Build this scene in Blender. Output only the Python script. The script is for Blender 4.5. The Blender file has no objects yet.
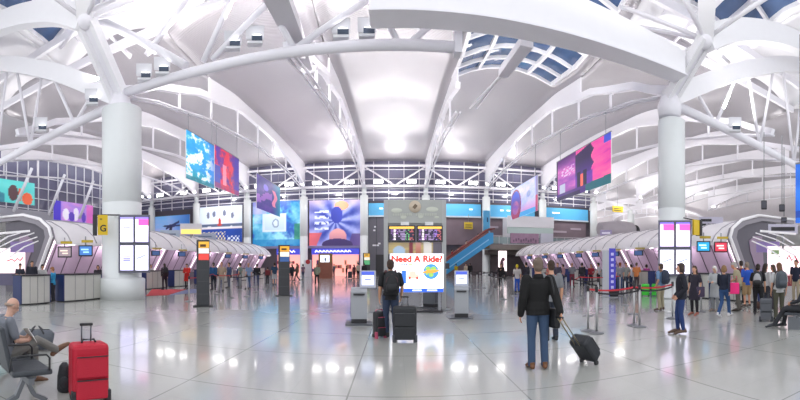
import bpy, bmesh, math, random
from mathutils import Vector, Matrix, noise
random.seed(7)
scene = bpy.context.scene
COL = scene.collection
PI = math.pi
F = 400.0; CX = 395.0; HY = 264.0; EYE = 1.68     # the panorama: pixels per radian, straight-ahead column, horizon row, eye height

def rd(x): return (x - CX) / F
def at(x, y, r):
    a = rd(x); return Vector((r*math.sin(a), r*math.cos(a), EYE + (HY - y)/F*r))
def atx(x, y, X):                                  # where a column of sight meets the plane at side distance X
    a = rd(x); return at(x, y, X/math.sin(a))
def atz(x, y, Z):
    a = rd(x); return at(x, y, Z/math.cos(a))
def fl(x, y):
    p = at(x, y, F*EYE/(y - HY)); p.z = 0; return p

def lin(c):
    return tuple((v/12.92 if v <= .04045 else ((v + .055)/1.055)**2.4) for v in c)
def hexc(h):
    h = h.lstrip('#'); return lin(tuple(int(h[i:i+2], 16)/255 for i in (0, 2, 4)))

_m = {}
def mat(name, col, rough=.5, metal=0, emit=0, bump=0, bscale=40, var=0, vscale=3, coat=0, spec=.5, trans=0, alpha=1):
    if name in _m: return _m[name]
    c = hexc(col) if isinstance(col, str) else col
    m = bpy.data.materials.new(name); m.use_nodes = True
    nt = m.node_tree; b = nt.nodes['Principled BSDF']
    b.inputs['Base Color'].default_value = (*c, 1)
    b.inputs['Roughness'].default_value = rough; b.inputs['Metallic'].default_value = metal
    b.inputs['Specular IOR Level'].default_value = spec
    b.inputs['Coat Weight'].default_value = coat
    b.inputs['Transmission Weight'].default_value = trans; b.inputs['Alpha'].default_value = alpha
    if emit:
        b.inputs['Emission Color'].default_value = (*c, 1); b.inputs['Emission Strength'].default_value = emit
    tc = nt.nodes.new('ShaderNodeTexCoord')
    n = nt.nodes.new('ShaderNodeTexNoise'); n.inputs['Scale'].default_value = vscale; n.inputs['Detail'].default_value = 4
    nt.links.new(tc.outputs['Object'], n.inputs['Vector'])
    if var and not emit:
        mr = nt.nodes.new('ShaderNodeMapRange'); mr.inputs['To Min'].default_value = 1 - var; mr.inputs['To Max'].default_value = 1 + var
        nt.links.new(n.outputs['Fac'], mr.inputs['Value'])
        mx = nt.nodes.new('ShaderNodeVectorMath'); mx.operation = 'SCALE'; mx.inputs[0].default_value = c
        nt.links.new(mr.outputs['Result'], mx.inputs['Scale']); nt.links.new(mx.outputs['Vector'], b.inputs['Base Color'])
    if bump:
        n2 = nt.nodes.new('ShaderNodeTexNoise'); n2.inputs['Scale'].default_value = bscale; n2.inputs['Detail'].default_value = 3
        nt.links.new(tc.outputs['Object'], n2.inputs['Vector'])
        bp = nt.nodes.new('ShaderNodeBump'); bp.inputs['Strength'].default_value = bump; bp.inputs['Distance'].default_value = .02
        nt.links.new(n2.outputs['Fac'], bp.inputs['Height']); nt.links.new(bp.outputs['Normal'], b.inputs['Normal'])
    _m[name] = m; return m
def cloth(col, rough=.85): return mat('cloth_' + col, tuple(q*.70 for q in hexc(col)), rough, bump=.35, bscale=14, var=.10, vscale=8)
def plain(col, rough=.45): return mat('plain_' + col, col, rough, var=.03)
def glow(col, s=1.0): return mat('glow_%s_%s' % (col, s), col, .4, emit=s)
def picture(name, emit=0, rough=.4):
    key = 'picture_%s' % emit
    if key in _m: return _m[key]
    m = bpy.data.materials.new(key); m.use_nodes = True; nt = m.node_tree; b = nt.nodes['Principled BSDF']
    a = nt.nodes.new('ShaderNodeAttribute'); a.attribute_name = 'print'
    nt.links.new(a.outputs['Color'], b.inputs['Base Color']); b.inputs['Roughness'].default_value = rough
    if emit:
        nt.links.new(a.outputs['Color'], b.inputs['Emission Color']); b.inputs['Emission Strength'].default_value = emit
    _m[key] = m; return m

class MB:
    def __init__(s): s.bm = bmesh.new()
    def box(s, c, size, rot=None, bev=0):
        g = bmesh.ops.create_cube(s.bm, size=1)['verts']
        M = Matrix.Translation(Vector(c)) @ ((rot.to_matrix().to_4x4() if hasattr(rot, 'to_matrix') else rot.to_4x4()) if rot is not None else Matrix()) @ Matrix.Diagonal((*size, 1))
        bmesh.ops.transform(s.bm, matrix=M, verts=g)
        if bev:
            e = list({e for v in g for e in v.link_edges})
            bmesh.ops.bevel(s.bm, geom=e, offset=bev, segments=2, affect='EDGES', profile=.5)
        return s
    def hexa(s, p):      # eight corners: bottom four then top four
        v = [s.bm.verts.new(q) for q in p]
        for f in ((3,2,1,0),(4,5,6,7),(0,1,5,4),(1,2,6,5),(2,3,7,6),(3,0,4,7)): s.bm.faces.new([v[i] for i in f])
        return s
    def loft(s, pts, rad, side=(1,0,0), seg=10, smooth=True, cap=True):
        pts = [Vector(p) for p in pts]; rings = []
        for i, p in enumerate(pts):
            t = (pts[min(i+1, len(pts)-1)] - pts[max(i-1, 0)]).normalized()
            sd = Vector(side); sd = sd - t*sd.dot(t)
            if sd.length < .05:
                sd = Vector((0,1,0)); sd = sd - t*sd.dot(t)
            sd.normalize(); u = t.cross(sd)
            r = rad[i] if isinstance(rad, (list, tuple)) else rad
            a, b = r if isinstance(r, (tuple, list)) else (r, r)
            rings.append([s.bm.verts.new(p + sd*a*math.cos(2*PI*k/seg) + u*b*math.sin(2*PI*k/seg)) for k in range(seg)])
        for A, B in zip(rings, rings[1:]):
            for k in range(seg):
                f = s.bm.faces.new((A[k], A[(k+1) % seg], B[(k+1) % seg], B[k])); f.smooth = smooth
        if cap:
            s.bm.faces.new(rings[0][::-1]); s.bm.faces.new(rings[-1])
        return s
    def tube(s, a, b, r, r2=None, seg=10): return s.loft([a, b], [r, r if r2 is None else r2], seg=seg)
    def beam(s, pts, w, h, up=(0,0,1)):     # a box section carried along a path
        pts = [Vector(p) for p in pts]; rings = []
        for i, p in enumerate(pts):
            t = (pts[min(i+1, len(pts)-1)] - pts[max(i-1, 0)]).normalized()
            sd = t.cross(Vector(up)).normalized(); u = sd.cross(t)
            ww = w[i] if isinstance(w, (list, tuple)) else w; hh = h[i] if isinstance(h, (list, tuple)) else h
            rings.append([s.bm.verts.new(p + sd*x*ww/2 + u*y*hh/2) for x, y in ((-1,-1),(1,-1),(1,1),(-1,1))])
        for A, B in zip(rings, rings[1:]):
            for k in range(4): s.bm.faces.new((A[k], A[(k+1) % 4], B[(k+1) % 4], B[k]))
        s.bm.faces.new(rings[0][::-1]); s.bm.faces.new(rings[-1])
        return s
    def ball(s, c, r, seg=12, rings=8, rot=None):
        g = bmesh.ops.create_uvsphere(s.bm, u_segments=seg, v_segments=rings, radius=1)['verts']
        r = r if isinstance(r, (tuple, list)) else (r, r, r)
        bmesh.ops.transform(s.bm, matrix=Matrix.Translation(Vector(c)) @ (rot.to_4x4() if rot is not None else Matrix()) @ Matrix.Diagonal((*r, 1)), verts=g)
        for v in g:
            for f in v.link_faces: f.smooth = True
        return s
    def lathe(s, prof, c=(0,0,0), seg=24):
        c = Vector(c); rings = [[s.bm.verts.new(c + Vector((r*math.cos(2*PI*k/seg), r*math.sin(2*PI*k/seg), z))) for k in range(seg)] for r, z in prof]
        for A, B in zip(rings, rings[1:]):
            for k in range(seg):
                f = s.bm.faces.new((A[k], A[(k+1) % seg], B[(k+1) % seg], B[k])); f.smooth = True
        s.bm.faces.new(rings[0][::-1]); s.bm.faces.new(rings[-1]); return s
    def prism(s, poly, d, origin=(0,0,0), ax=(1,0,0), ay=(0,0,1), az=(0,1,0)):
        o, ax, ay, az = Vector(origin), Vector(ax), Vector(ay), Vector(az)
        A = [s.bm.verts.new(o + ax*x + ay*y) for x, y in poly]; B = [s.bm.verts.new(o + ax*x + ay*y + az*d) for x, y in poly]
        s.bm.faces.new(A[::-1]); s.bm.faces.new(B); n = len(poly)
        for k in range(n): s.bm.faces.new((A[k], A[(k+1) % n], B[(k+1) % n], B[k]))
        return s
    def mesh(s, name):
        bmesh.ops.recalc_face_normals(s.bm, faces=s.bm.faces)
        me = bpy.data.meshes.new(name); s.bm.to_mesh(me); s.bm.free(); return me

def put(name, me, m=None, parent=None, loc=None, rot=None):
    o = bpy.data.objects.new(name, me); COL.objects.link(o)
    if m is not None:
        if not me.materials: me.materials.append(None)
        o.material_slots[0].link = 'OBJECT'; o.material_slots[0].material = m
    if parent is not None: o.parent = parent
    if loc is not None: o.location = loc
    if rot is not None: o.rotation_euler = (0, 0, rot) if not hasattr(rot, '__len__') else rot
    return o
def obj(name, mb, m, parent=None, loc=None, rot=None): return put(name, mb.mesh(name), m, parent, loc, rot)
def tag(o, label, cat, group=None):
    o['label'] = label; o['category'] = cat
    if group: o['group'] = group
    return o
def thing(name, label, cat, loc=(0,0,0), rot=0, group=None):
    o = bpy.data.objects.new(name, None); COL.objects.link(o); o.location = loc; o.rotation_euler = (0, 0, rot)
    return tag(o, label, cat, group)
def struct(o, label=None):
    o['kind'] = 'structure'
    if label: o['label'] = label
    return o
def dup(root, loc, rot=None, label=None, group=None):
    r = root.copy(); COL.objects.link(r); r.location = loc
    if rot is not None: r.rotation_euler = (0, 0, rot)
    if label: r['label'] = label
    if group: r['group'] = group
    for ch in list(root.children):
        c = ch.copy(); COL.objects.link(c); c.parent = r
        for g in list(ch.children):
            d = g.copy(); COL.objects.link(d); d.parent = c
    return r
def evaluated(o):
    dg = bpy.context.evaluated_depsgraph_get()
    me = bpy.data.meshes.new_from_object(o.evaluated_get(dg)); return me
def text_mesh(s, size, depth=.004, align='CENTER', bold=0, sx=1, heavy=0):
    cu = bpy.data.curves.new('letters', 'FONT'); cu.body = s; cu.size = size; cu.extrude = depth; cu.align_x = align; cu.align_y = 'CENTER'; cu.offset = bold
    o = bpy.data.objects.new('letters', cu); COL.objects.link(o)
    me = evaluated(o); bpy.data.objects.remove(o)
    if heavy:
        b = bmesh.new()
        for q in ((0, 0), (-1, 0), (1, 0), (0, 1), (0, -1)):
            n0 = len(b.verts); b.from_mesh(me); b.verts.ensure_lookup_table()
            for v in b.verts[n0:]: v.co.x += q[0]*heavy; v.co.y += q[1]*heavy
        b.to_mesh(me); b.free()
    me.transform(Matrix.Diagonal((sx, 1, 1, 1)) ); me.transform(Matrix.Rotation(PI/2, 4, 'X'))      # upright, read from -Y
    return me
def letters(parent, s, size, m, loc, name='lettering', bold=0, sx=1, rot=None, heavy=0):
    return put(name, text_mesh(s, size, bold=bold, sx=sx, heavy=heavy), m, parent, loc, rot)
def print_panel(w, h, fn, nx=40, ny=32, thick=.04):
    """A flat printed sheet, w by h, in the local XZ plane, read from -Y; fn(u, v) gives the ink (sRGB)."""
    bm = bmesh.new(); lay = bm.loops.layers.float_color.new('print')
    g = [[bm.verts.new((w*(i/nx - .5), -thick/2, h*(j/ny - .5))) for i in range(nx+1)] for j in range(ny+1)]
    for j in range(ny):
        for i in range(nx):
            f = bm.faces.new((g[j][i], g[j][i+1], g[j+1][i+1], g[j+1][i]))
            for l in f.loops:
                c = l.vert.co; l[lay] = (*lin(tuple(min(1, max(0, q)) for q in fn(c.x/w + .5, c.z/h + .5))), 1)
    b = [bm.verts.new((w*x, thick/2, h*z)) for x, z in ((-.5,-.5),(.5,-.5),(.5,.5),(-.5,.5))]
    f = bm.faces.new(b[::-1]); fs = [f]
    rim = [g[0][i] for i in range(nx+1)], [g[j][nx] for j in range(ny+1)], [g[ny][i] for i in range(nx, -1, -1)], [g[j][0] for j in range(ny, -1, -1)]
    for k, edge in enumerate(rim): fs.append(bm.faces.new([b[k]] + edge[0:] + [b[(k+1) % 4]] if False else [b[(k+1) % 4]] + edge[::-1] + [b[k]]))
    for f in fs:
        for l in f.loops: l[lay] = (.5, .5, .5, 1)
    bmesh.ops.recalc_face_normals(bm, faces=bm.faces)
    me = bpy.data.meshes.new('print'); bm.to_mesh(me); bm.free(); return me
def mixc(a, b, t):
    t = min(1, max(0, t)); return tuple(x + (y - x)*t for x, y in zip(a, b))
def hx(h): return tuple(int(h[i:i+2], 16)/255 for i in (0, 2, 4))
def nz(u, v, s, k=0): return noise.noise((u*s, v*s, k))*.5 + .5
# ---------------------------------------------------------------- people
def fuse(mb, voxel, smooth=5):
    me = mb.mesh('form'); o = bpy.data.objects.new('form', me); COL.objects.link(o)
    r = o.modifiers.new('r', 'REMESH'); r.mode = 'VOXEL'; r.voxel_size = voxel; r.use_smooth_shade = True
    s = o.modifiers.new('s', 'SMOOTH'); s.factor = .5; s.iterations = smooth
    out = evaluated(o); bpy.data.objects.remove(o); out.materials.clear(); out.materials.append(None); return out

def V(*a): return Vector(a)
def pose(kind):
    J = dict(pel=V(0,0,.96), waist=V(0,.005,1.08), chest=V(0,-.005,1.28), neck=V(0,-.02,1.46), head=V(0,.015,1.625), look=V(0,1,0),
             shL=V(-.185,-.015,1.405), shR=V(.185,-.015,1.405), elL=V(-.235,-.04,1.12), elR=V(.235,-.04,1.12), wrL=V(-.24,.03,.88), wrR=V(.24,.03,.88),
             hipL=V(-.09,0,.93), hipR=V(.09,0,.93), knL=V(-.1,.02,.51), knR=V(.1,.02,.51), anL=V(-.105,-.02,.09), anR=V(.105,-.02,.09),
             toL=V(-.125,.17,.035), toR=V(.125,.17,.035))
    def u(**k): J.update(k)
    if kind == 'ease':
        u(anR=V(.15,.03,.09), toR=V(.2,.21,.035), knR=V(.13,.06,.51), elL=V(-.25,-.08,1.13), wrL=V(-.2,.08,.92))
    elif kind == 'walk':
        u(knR=V(.085,.17,.53), anR=V(.085,.24,.10), toR=V(.09,.43,.07), knL=V(-.085,.0,.50), anL=V(-.085,-.27,.15), toL=V(-.09,-.12,.04),
          elL=V(-.24,.05,1.13), wrL=V(-.22,.24,.98), elR=V(.24,-.13,1.13), wrR=V(.25,-.12,.88))
    elif kind == 'step':
        u(knR=V(.075,.08,.52), anR=V(.065,.07,.10), toR=V(.07,.26,.04), knL=V(-.075,.02,.51), anL=V(-.07,-.05,.10), toL=V(-.075,.13,.035),
          elL=V(-.24,-.08,1.13), wrL=V(-.19,.10,.95), elR=V(.24,-.08,1.13), wrR=V(.19,.10,.95))
    elif kind == 'reach':
        u(elL=V(-.24,.06,1.14), wrL=V(-.13,.28,1.12), elR=V(.24,.06,1.14), wrR=V(.12,.30,1.14), head=V(0,.04,1.615), look=V(0,1,-.35))
    elif kind == 'phone':
        u(elR=V(.25,.02,1.13), wrR=V(.08,.24,1.25), look=V(.1,1,-.4))
    elif kind == 'pull':
        u(elR=V(.26,-.12,1.14), wrR=V(.29,-.26,.92), elL=V(-.25,-.05,1.12), wrL=V(-.27,.03,.87))
    elif kind == 'grip':
        u(elR=V(.26,-.02,1.13), wrR=V(.25,.06,.93), anL=V(-.07,.03,.09), toL=V(-.09,.22,.035))
    elif kind == 'lean':
        u(chest=V(0,.05,1.26), neck=V(0,.10,1.43), head=V(0,.17,1.575), look=V(0,1,-.4), shL=V(-.185,.08,1.37), shR=V(.185,.08,1.37),
          elL=V(-.24,.10,1.10), wrL=V(-.15,.3,1.0), elR=V(.24,.08,1.10), wrR=V(.16,.28,1.02))
    elif kind == 'read':   # seated, one leg crossed over, reading in the lap
        u(pel=V(0,0,.53), waist=V(0,-.05,.66), chest=V(0,-.05,.87), neck=V(0,.0,1.04), head=V(0,.07,1.185), look=V(0,1,-.55),
          shL=V(-.185,-.02,.99), shR=V(.185,-.02,.99), elL=V(-.24,.06,.72), elR=V(.24,.06,.72), wrL=V(-.1,.27,.70), wrR=V(.12,.25,.70),
          hipL=V(-.09,.03,.52), hipR=V(.09,.03,.52), knL=V(-.12,.47,.50), anL=V(-.12,.42,.09), toL=V(-.13,.61,.035),
          knR=V(.03,.45,.68), anR=V(-.03,.76,.50), toR=V(-.03,.94,.56))
    elif kind == 'sit':
        u(pel=V(0,0,.53), waist=V(0,-.05,.66), chest=V(0,-.08,.87), neck=V(0,-.05,1.05), head=V(0,.0,1.21),
          shL=V(-.185,-.06,1.0), shR=V(.185,-.06,1.0), elL=V(-.25,.06,.74), elR=V(.25,.06,.74), wrL=V(-.14,.28,.66), wrR=V(.14,.28,.66),
          hipL=V(-.09,.03,.52), hipR=V(.09,.03,.52), knL=V(-.13,.47,.52), knR=V(.13,.47,.52), anL=V(-.13,.72,.12), anR=V(.13,.55,.10),
          toL=V(-.15,.91,.05), toR=V(.16,.74,.035))
    return J

def along(a, b, t): return a + (b - a)*t
def spine(J, t):
    P = [J['pel'], J['waist'], J['chest'], J['neck']]; k = min(2, int(t)); return along(P[k], P[k+1], t - k)
def torso(mb, J, g, t0=-.35, t1=3, waist=1.0, fem=False):
    prof = [(-.9,.165,.115),(-.35,.16,.112),(0,.17,.118),(.6,.155,.108),(1.0,.145,.102),(1.5,.158,.112),(2.0,.172,.118),(2.45,.168,.110),(2.75,.125,.085),(3.0,.065,.062)]
    pts, rad = [], []
    for t, a, b in prof:
        if t < t0 - .01 or t > t1 + .01: continue
        p = spine(J, t) if t >= 0 else J['pel'] + (J['pel'] - J['waist']).normalized()*(-t)*.12 + ((J['hipL']+J['hipR'])/2 - J['pel'])*0
        if fem: a *= .90 if t > .8 else 1.0; b *= .94
        pts.append(p); rad.append((a + g, b + g))
    mb.loft(pts, rad, side=J['shR'] - J['shL'], seg=16)
def limb(mb, p, r, side=(1,0,0)):
    mb.loft(p, r, side=side, seg=10); mb.ball(p[0], r[0], 10, 6); mb.ball(p[-1], r[-1], 10, 6)
def arm(mb, J, s, g, upto=1.0, fem=False):
    k = .85 if fem else 1
    a, e, w = J['sh'+s], J['el'+s], J['wr'+s]
    pts = [a, along(a, e, .5), e, along(e, w, .35), w]; rr = [.058*k+g, .050*k+g, .041*k+g, .040*k+g, .027*k+g]
    if upto < .5: pts, rr = [a, along(a, e, upto*2)], [.06*k+g, .056*k+g]
    limb(mb, pts, rr)
def leg(mb, J, s, g, end=None, cut=1.0):
    h, k, a = J['hip'+s], J['kn'+s], J['an'+s]
    pts = [h, along(h, k, .45), k, along(k, a, .35), a]; e = end if end else .036
    rr = [.088+g, .078+g, .056+g, max(.054+g, e), e]
    if cut < .6: pts, rr = [h, along(h, k, .5), along(h, k, .95)], [.092+g, .088+g, .082+g]
    limb(mb, pts, rr)
def hand(mb, J, s):
    w, e = J['wr'+s], J['el'+s]; d = (w - e).normalized()
    inw = V(1 if s == 'L' else -1, 0, 0); n = (inw - d*inw.dot(d)).normalized(); f = n.cross(d) if s == 'L' else d.cross(n)   # f: thumb side
    if f.dot(V(0,1,.3)) < 0: f = -f
    mb.loft([w, w + d*.035, w + d*.09], [(.024,.02),(.038,.018),(.040,.015)], side=f, seg=8)
    for i, (off, L) in enumerate(((.030,.070),(.010,.080),(-.011,.074),(-.031,.056))):
        b = w + d*.085 + f*off; m1 = b + d*L*.5 + n*.008; m2 = m1 + (d*.75 + n*.65)*L*.35; m3 = m2 + (d*.35 + n*.9)*L*.3
        mb.loft([b - d*.02, m1, m2, m3], [.0100, .0095, .009, .0075], side=f, seg=6)
    b = w + d*.03 + f*.03; m1 = b + (f*.75 + d*.65)*.035 + n*.008; m2 = m1 + (f*.2 + d*.95 + n*.25)*.035
    mb.loft([b - f*.015, m1, m2], [.014, .0115, .009], side=n, seg=6)
def headframe(J):
    y = J['look'].normalized(); x = y.cross(V(0,0,1)).normalized(); z = x.cross(y); return Matrix((x, y, z)).transposed()
def head(mb, J, fem):
    R = headframe(J); c = J['head']; P = lambda x, y, z: c + R @ V(x, y, z)
    mb.loft([J['neck'] - V(0,0,.05), along(J['neck'], c, .5), P(0,-.015,-.03)], [.062, .052 if not fem else .045, .055], seg=12)
    mb.ball(P(0,-.008,.025), (.075,.096,.095), 18, 12, R); mb.ball(P(0,.022,-.045), (.058,.068,.068), 14, 10, R)
    mb.ball(P(0,.062,-.085), (.028,.024,.022), 10, 6, R)                                             # chin
    mb.loft([P(0,.088,.02), P(0,.104,-.012), P(0,.110,-.026), P(0,.09,-.034)], [(.009,.008),(.012,.010),(.017,.012),(.010,.006)], side=R @ V(1,0,0), seg=8)
    for s in (-1, 1):
        mb.ball(P(s*.077,-.008,-.005), (.010,.019,.032), 8, 6, R); mb.ball(P(s*.03,.080,.026), (.02,.010,.009), 8, 6, R)
    mb.ball(P(0,.086,-.055), (.024,.010,.010), 8, 6, R)                                              # lips
def hair_mesh(J, style, vox):
    mb = MB(); R = headframe(J); c = J['head']; P = lambda x, y, z: c + R @ V(x, y, z)
    if style == 'bald':
        for s in (-1, 1): mb.loft([P(s*.068,.0,.03), P(s*.07,-.05,.0), P(s*.035,-.095,-.02), P(0,-.1,-.02)], [.012,.02,.025,.025], seg=8)
    else:
        mb.ball(P(0,-.022,.042), (.084,.098,.094), 16, 10, R)
        mb.ball(P(0,-.045,-.02), (.079,.072,.082), 14, 8, R)
        mb.ball(P(0,.045,.088), (.06,.05,.032), 10, 6, R)
    if style == 'bob':
        for s in (-1, 1): mb.loft([P(s*.07,-.01,.05), P(s*.086,-.015,-.03), P(s*.075,-.02,-.10)], [(.02,.05),(.025,.055),(.015,.05)], side=R @ V(1,0,0), seg=8)
        mb.ball(P(0,-.06,-.06), (.08,.055,.075), 12, 8, R)
    if style == 'long':
        mb.loft([P(0,-.05,.06), P(0,-.085,-.06), P(0,-.10,-.17), P(0,-.10,-.28)], [(.08,.06),(.09,.05),(.095,.042),(.06,.03)], side=R @ V(1,0,0), seg=12)
    if style == 'tail':
        mb.ball(P(0,-.12,.06), (.03,.03,.03), 8, 6); mb.loft([P(0,-.12,.06), P(0,-.15,-.02), P(0,-.135,-.15)], [.026,.032,.014], seg=8)
    if style == 'bun': mb.ball(P(0,-.10,.10), (.045,.045,.042), 10, 8)
    return fuse(mb, vox*.8, 3)

_pc = {}
def forms(kind, top, bottom, hair, fem, vox):
    key = (kind, top, bottom, hair, fem, vox)
    if key in _pc: return _pc[key]
    J = pose(kind); out = {'J': J}
    bk = ('b', kind, fem, vox)
    if bk not in _pc:
        mb = MB(); torso(mb, J, -.012, fem=fem); head(mb, J, fem)
        for s in 'LR':
            arm(mb, J, s, 0, fem=fem); leg(mb, J, s, -.006); hand(mb, J, s)
            a, t = J['an'+s], J['to'+s]; mb.loft([a, along(a, t, .35), t], [.03,.03,.022], seg=8)
        _pc[bk] = fuse(mb, vox, 3)
    out['body'] = _pc[bk]
    tk = ('t', kind, top, fem, vox)
    if tk not in _pc:
        mb = MB(); g = {'jacket': .030, 'coat': .032}.get(top, .014)
        low = {'jacket': -.9, 'coat': -.9, 'dress': -.9, 'tee': -.9, 'vest': -.9}.get(top, -.35)
        torso(mb, J, g, t0=low, t1=2.75, fem=fem)
        mb.loft([spine(J, 2.5), spine(J, 2.96)], [(.13,.085),(.062+g*.6,.058+g*.6)], side=J['shR']-J['shL'], seg=14)
        for s in 'LR':
            arm(mb, J, s, g, 1.0 if top in ('jacket', 'coat', 'long') else .36, fem)
            if top in ('coat', 'dress'):
                h, k = J['hip'+s], J['kn'+s]; mb.loft([h, along(h, k, .95)], [.11, .125], seg=12)
        if top in ('coat', 'dress'):
            h = (J['hipL']+J['hipR'])/2; k = (J['knL']+J['knR'])/2; mb.loft([h, along(h, k, .95)], [(.17,.12),(.19,.13)], seg=14)
        if top == 'jacket': mb.loft([J['neck'] + V(0,-.01,-.03), J['neck'] + V(0,0,.03)], [.085, .078], seg=14)
        _pc[tk] = fuse(mb, vox, 5)
    out['top'] = _pc[tk]
    lk = ('l', kind, bottom, fem, vox)
    if lk not in _pc:
        mb = MB(); torso(mb, J, .004, t0=-.9, t1=.6, fem=fem)
        for s in 'LR': leg(mb, J, s, .012, {'slim': .048, 'wide': .085}.get(bottom, .062), .5 if bottom == 'shorts' else 1)
        _pc[lk] = fuse(mb, vox, 5)
    out['bottom'] = _pc[lk]
    for s in 'LR':
        sk = ('s', kind, s, vox)
        if sk not in _pc:
            mb = MB(); a, t = J['an'+s], J['to'+s]; d = (t - a); d = d.normalized(); up = V(0,0,1)
            mb.loft([a + V(0,0,.02) - d*.03, a - d*.05 + V(0,0,-.045), along(a, t, .4) - V(0,0,.005), along(a, t, .8), t + d*.05], [(.045,.045),(.042,.040),(.046,.045),(.050,.038),(.034,.024)], seg=12)
            mb.loft([a + V(0,0,.03), a - V(0,0,.04)], [.048, .046], seg=10); mb.ball(t + d*.03, (.045,.045,.03)); mb.ball(a - d*.05 - V(0,0,.05), (.04,.045,.038))
            _pc[sk] = fuse(mb, max(.009, vox*.8), 2)
        out['shoe'+s] = _pc[sk]
    hk = ('h', kind, hair, vox)
    if hk not in _pc: _pc[hk] = hair_mesh(J, hair, vox) if hair != 'none' else None
    out['hair'] = _pc[hk]
    _pc[key] = out; return out
EYE_ME = None
def person(label, pos, face, kind='stand', H=1.75, top='tee', tc='#333333', bottom='trousers', bc='#2a2f3d', hair='short', hc='#2b211b', skin='#c69478',
           sc='#222222', fem=False, vox=.02, eyes=False, group=None):
    """face: heading in degrees, 0 = away from the camera's side of the hall (+Y), 90 = to the left (-X), 180 = towards the camera."""
    f = forms(kind, top, bottom, hair, fem, vox); k = H/1.75
    sk = mat('skin_' + skin, skin, .55, var=.06, vscale=9)
    o = put('person', f['body'], sk, None, (pos[0], pos[1], pos[2] if len(pos) > 2 else 0), math.radians(face)); o.scale = (k, k, k)
    tag(o, label, 'person', group)
    put({'jacket': 'jacket', 'coat': 'coat', 'dress': 'dress', 'long': 'sweater'}.get(top, 'shirt'), f['top'], cloth(tc), o)
    put({'shorts': 'shorts'}.get(bottom, 'trousers'), f['bottom'], cloth(bc), o)
    for s in 'LR': put('shoe', f['shoe'+s], mat('leather_' + sc, sc, .5, bump=.1), o)
    if f['hair'] is not None: put('hair', f['hair'], mat('hair_' + hc, hc, .7, bump=.8, bscale=60, var=.2, vscale=30), o)
    if eyes:
        J = f['J']; R = headframe(J)
        for s in (-1, 1):
            p = J['head'] + R @ V(s*.031, .083, .014); obj('eye', MB().ball(p, (.011,.009,.006), 8, 6, R), plain('#1c1713', .2), o)
        p = J['head'] + R @ V(0, .090, -.054); obj('mouth', MB().ball(p, (.022,.008,.005), 8, 6, R), plain('#8c4a44', .5), o)
    return o
# ---------------------------------------------------------------- camera, world, render look
cam = bpy.data.cameras.new('camera'); camo = bpy.data.objects.new('camera', cam); COL.objects.link(camo); scene.camera = camo
camo.location = (0, 0, EYE); camo.rotation_euler = (PI/2, 0, 0)
cam.type = 'PANO'; cam.panorama_type = 'CENTRAL_CYLINDRICAL'; cam.clip_end = 500
cam.central_cylindrical_range_u_min = (0 - CX)/F; cam.central_cylindrical_range_u_max = (800 - CX)/F
cam.central_cylindrical_range_v_min = (HY - 400)/F; cam.central_cylindrical_range_v_max = HY/F
cam.central_cylindrical_radius = 1
scene.view_settings.view_transform = 'Standard'; scene.view_settings.look = 'None'; scene.view_settings.gamma = 1
scene.view_settings.exposure = 0.52
w = bpy.data.worlds.new('world'); scene.world = w; w.use_nodes = True
w.node_tree.nodes['Background'].inputs[0].default_value = (.93, .95, 1, 1); w.node_tree.nodes['Background'].inputs[1].default_value = 1.05
scene.cycles.use_denoising = True
scene.cycles.max_bounces = 8; scene.cycles.diffuse_bounces = 5

# ---------------------------------------------------------------- materials of the building
WHITE = mat('white_paint', '#f0eff2', .35, var=.02)
WHITE2 = mat('white_steel', '#eceaf0', .3, var=.02)
COLM = mat('column_cladding', '#dfe3e3', .32, var=.02, coat=.2)
DARK = plain('#2b2a2e', .5); BLACK = plain('#17171a', .4); STEEL = mat('brushed_steel', '#b9b9ba', .32, metal=.85, bump=.05, bscale=80)
GREY = plain('#8d9095', .45); NAVY = plain('#22305e', .45)
LAMP = glow('#fffaf5', 14.0)

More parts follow.
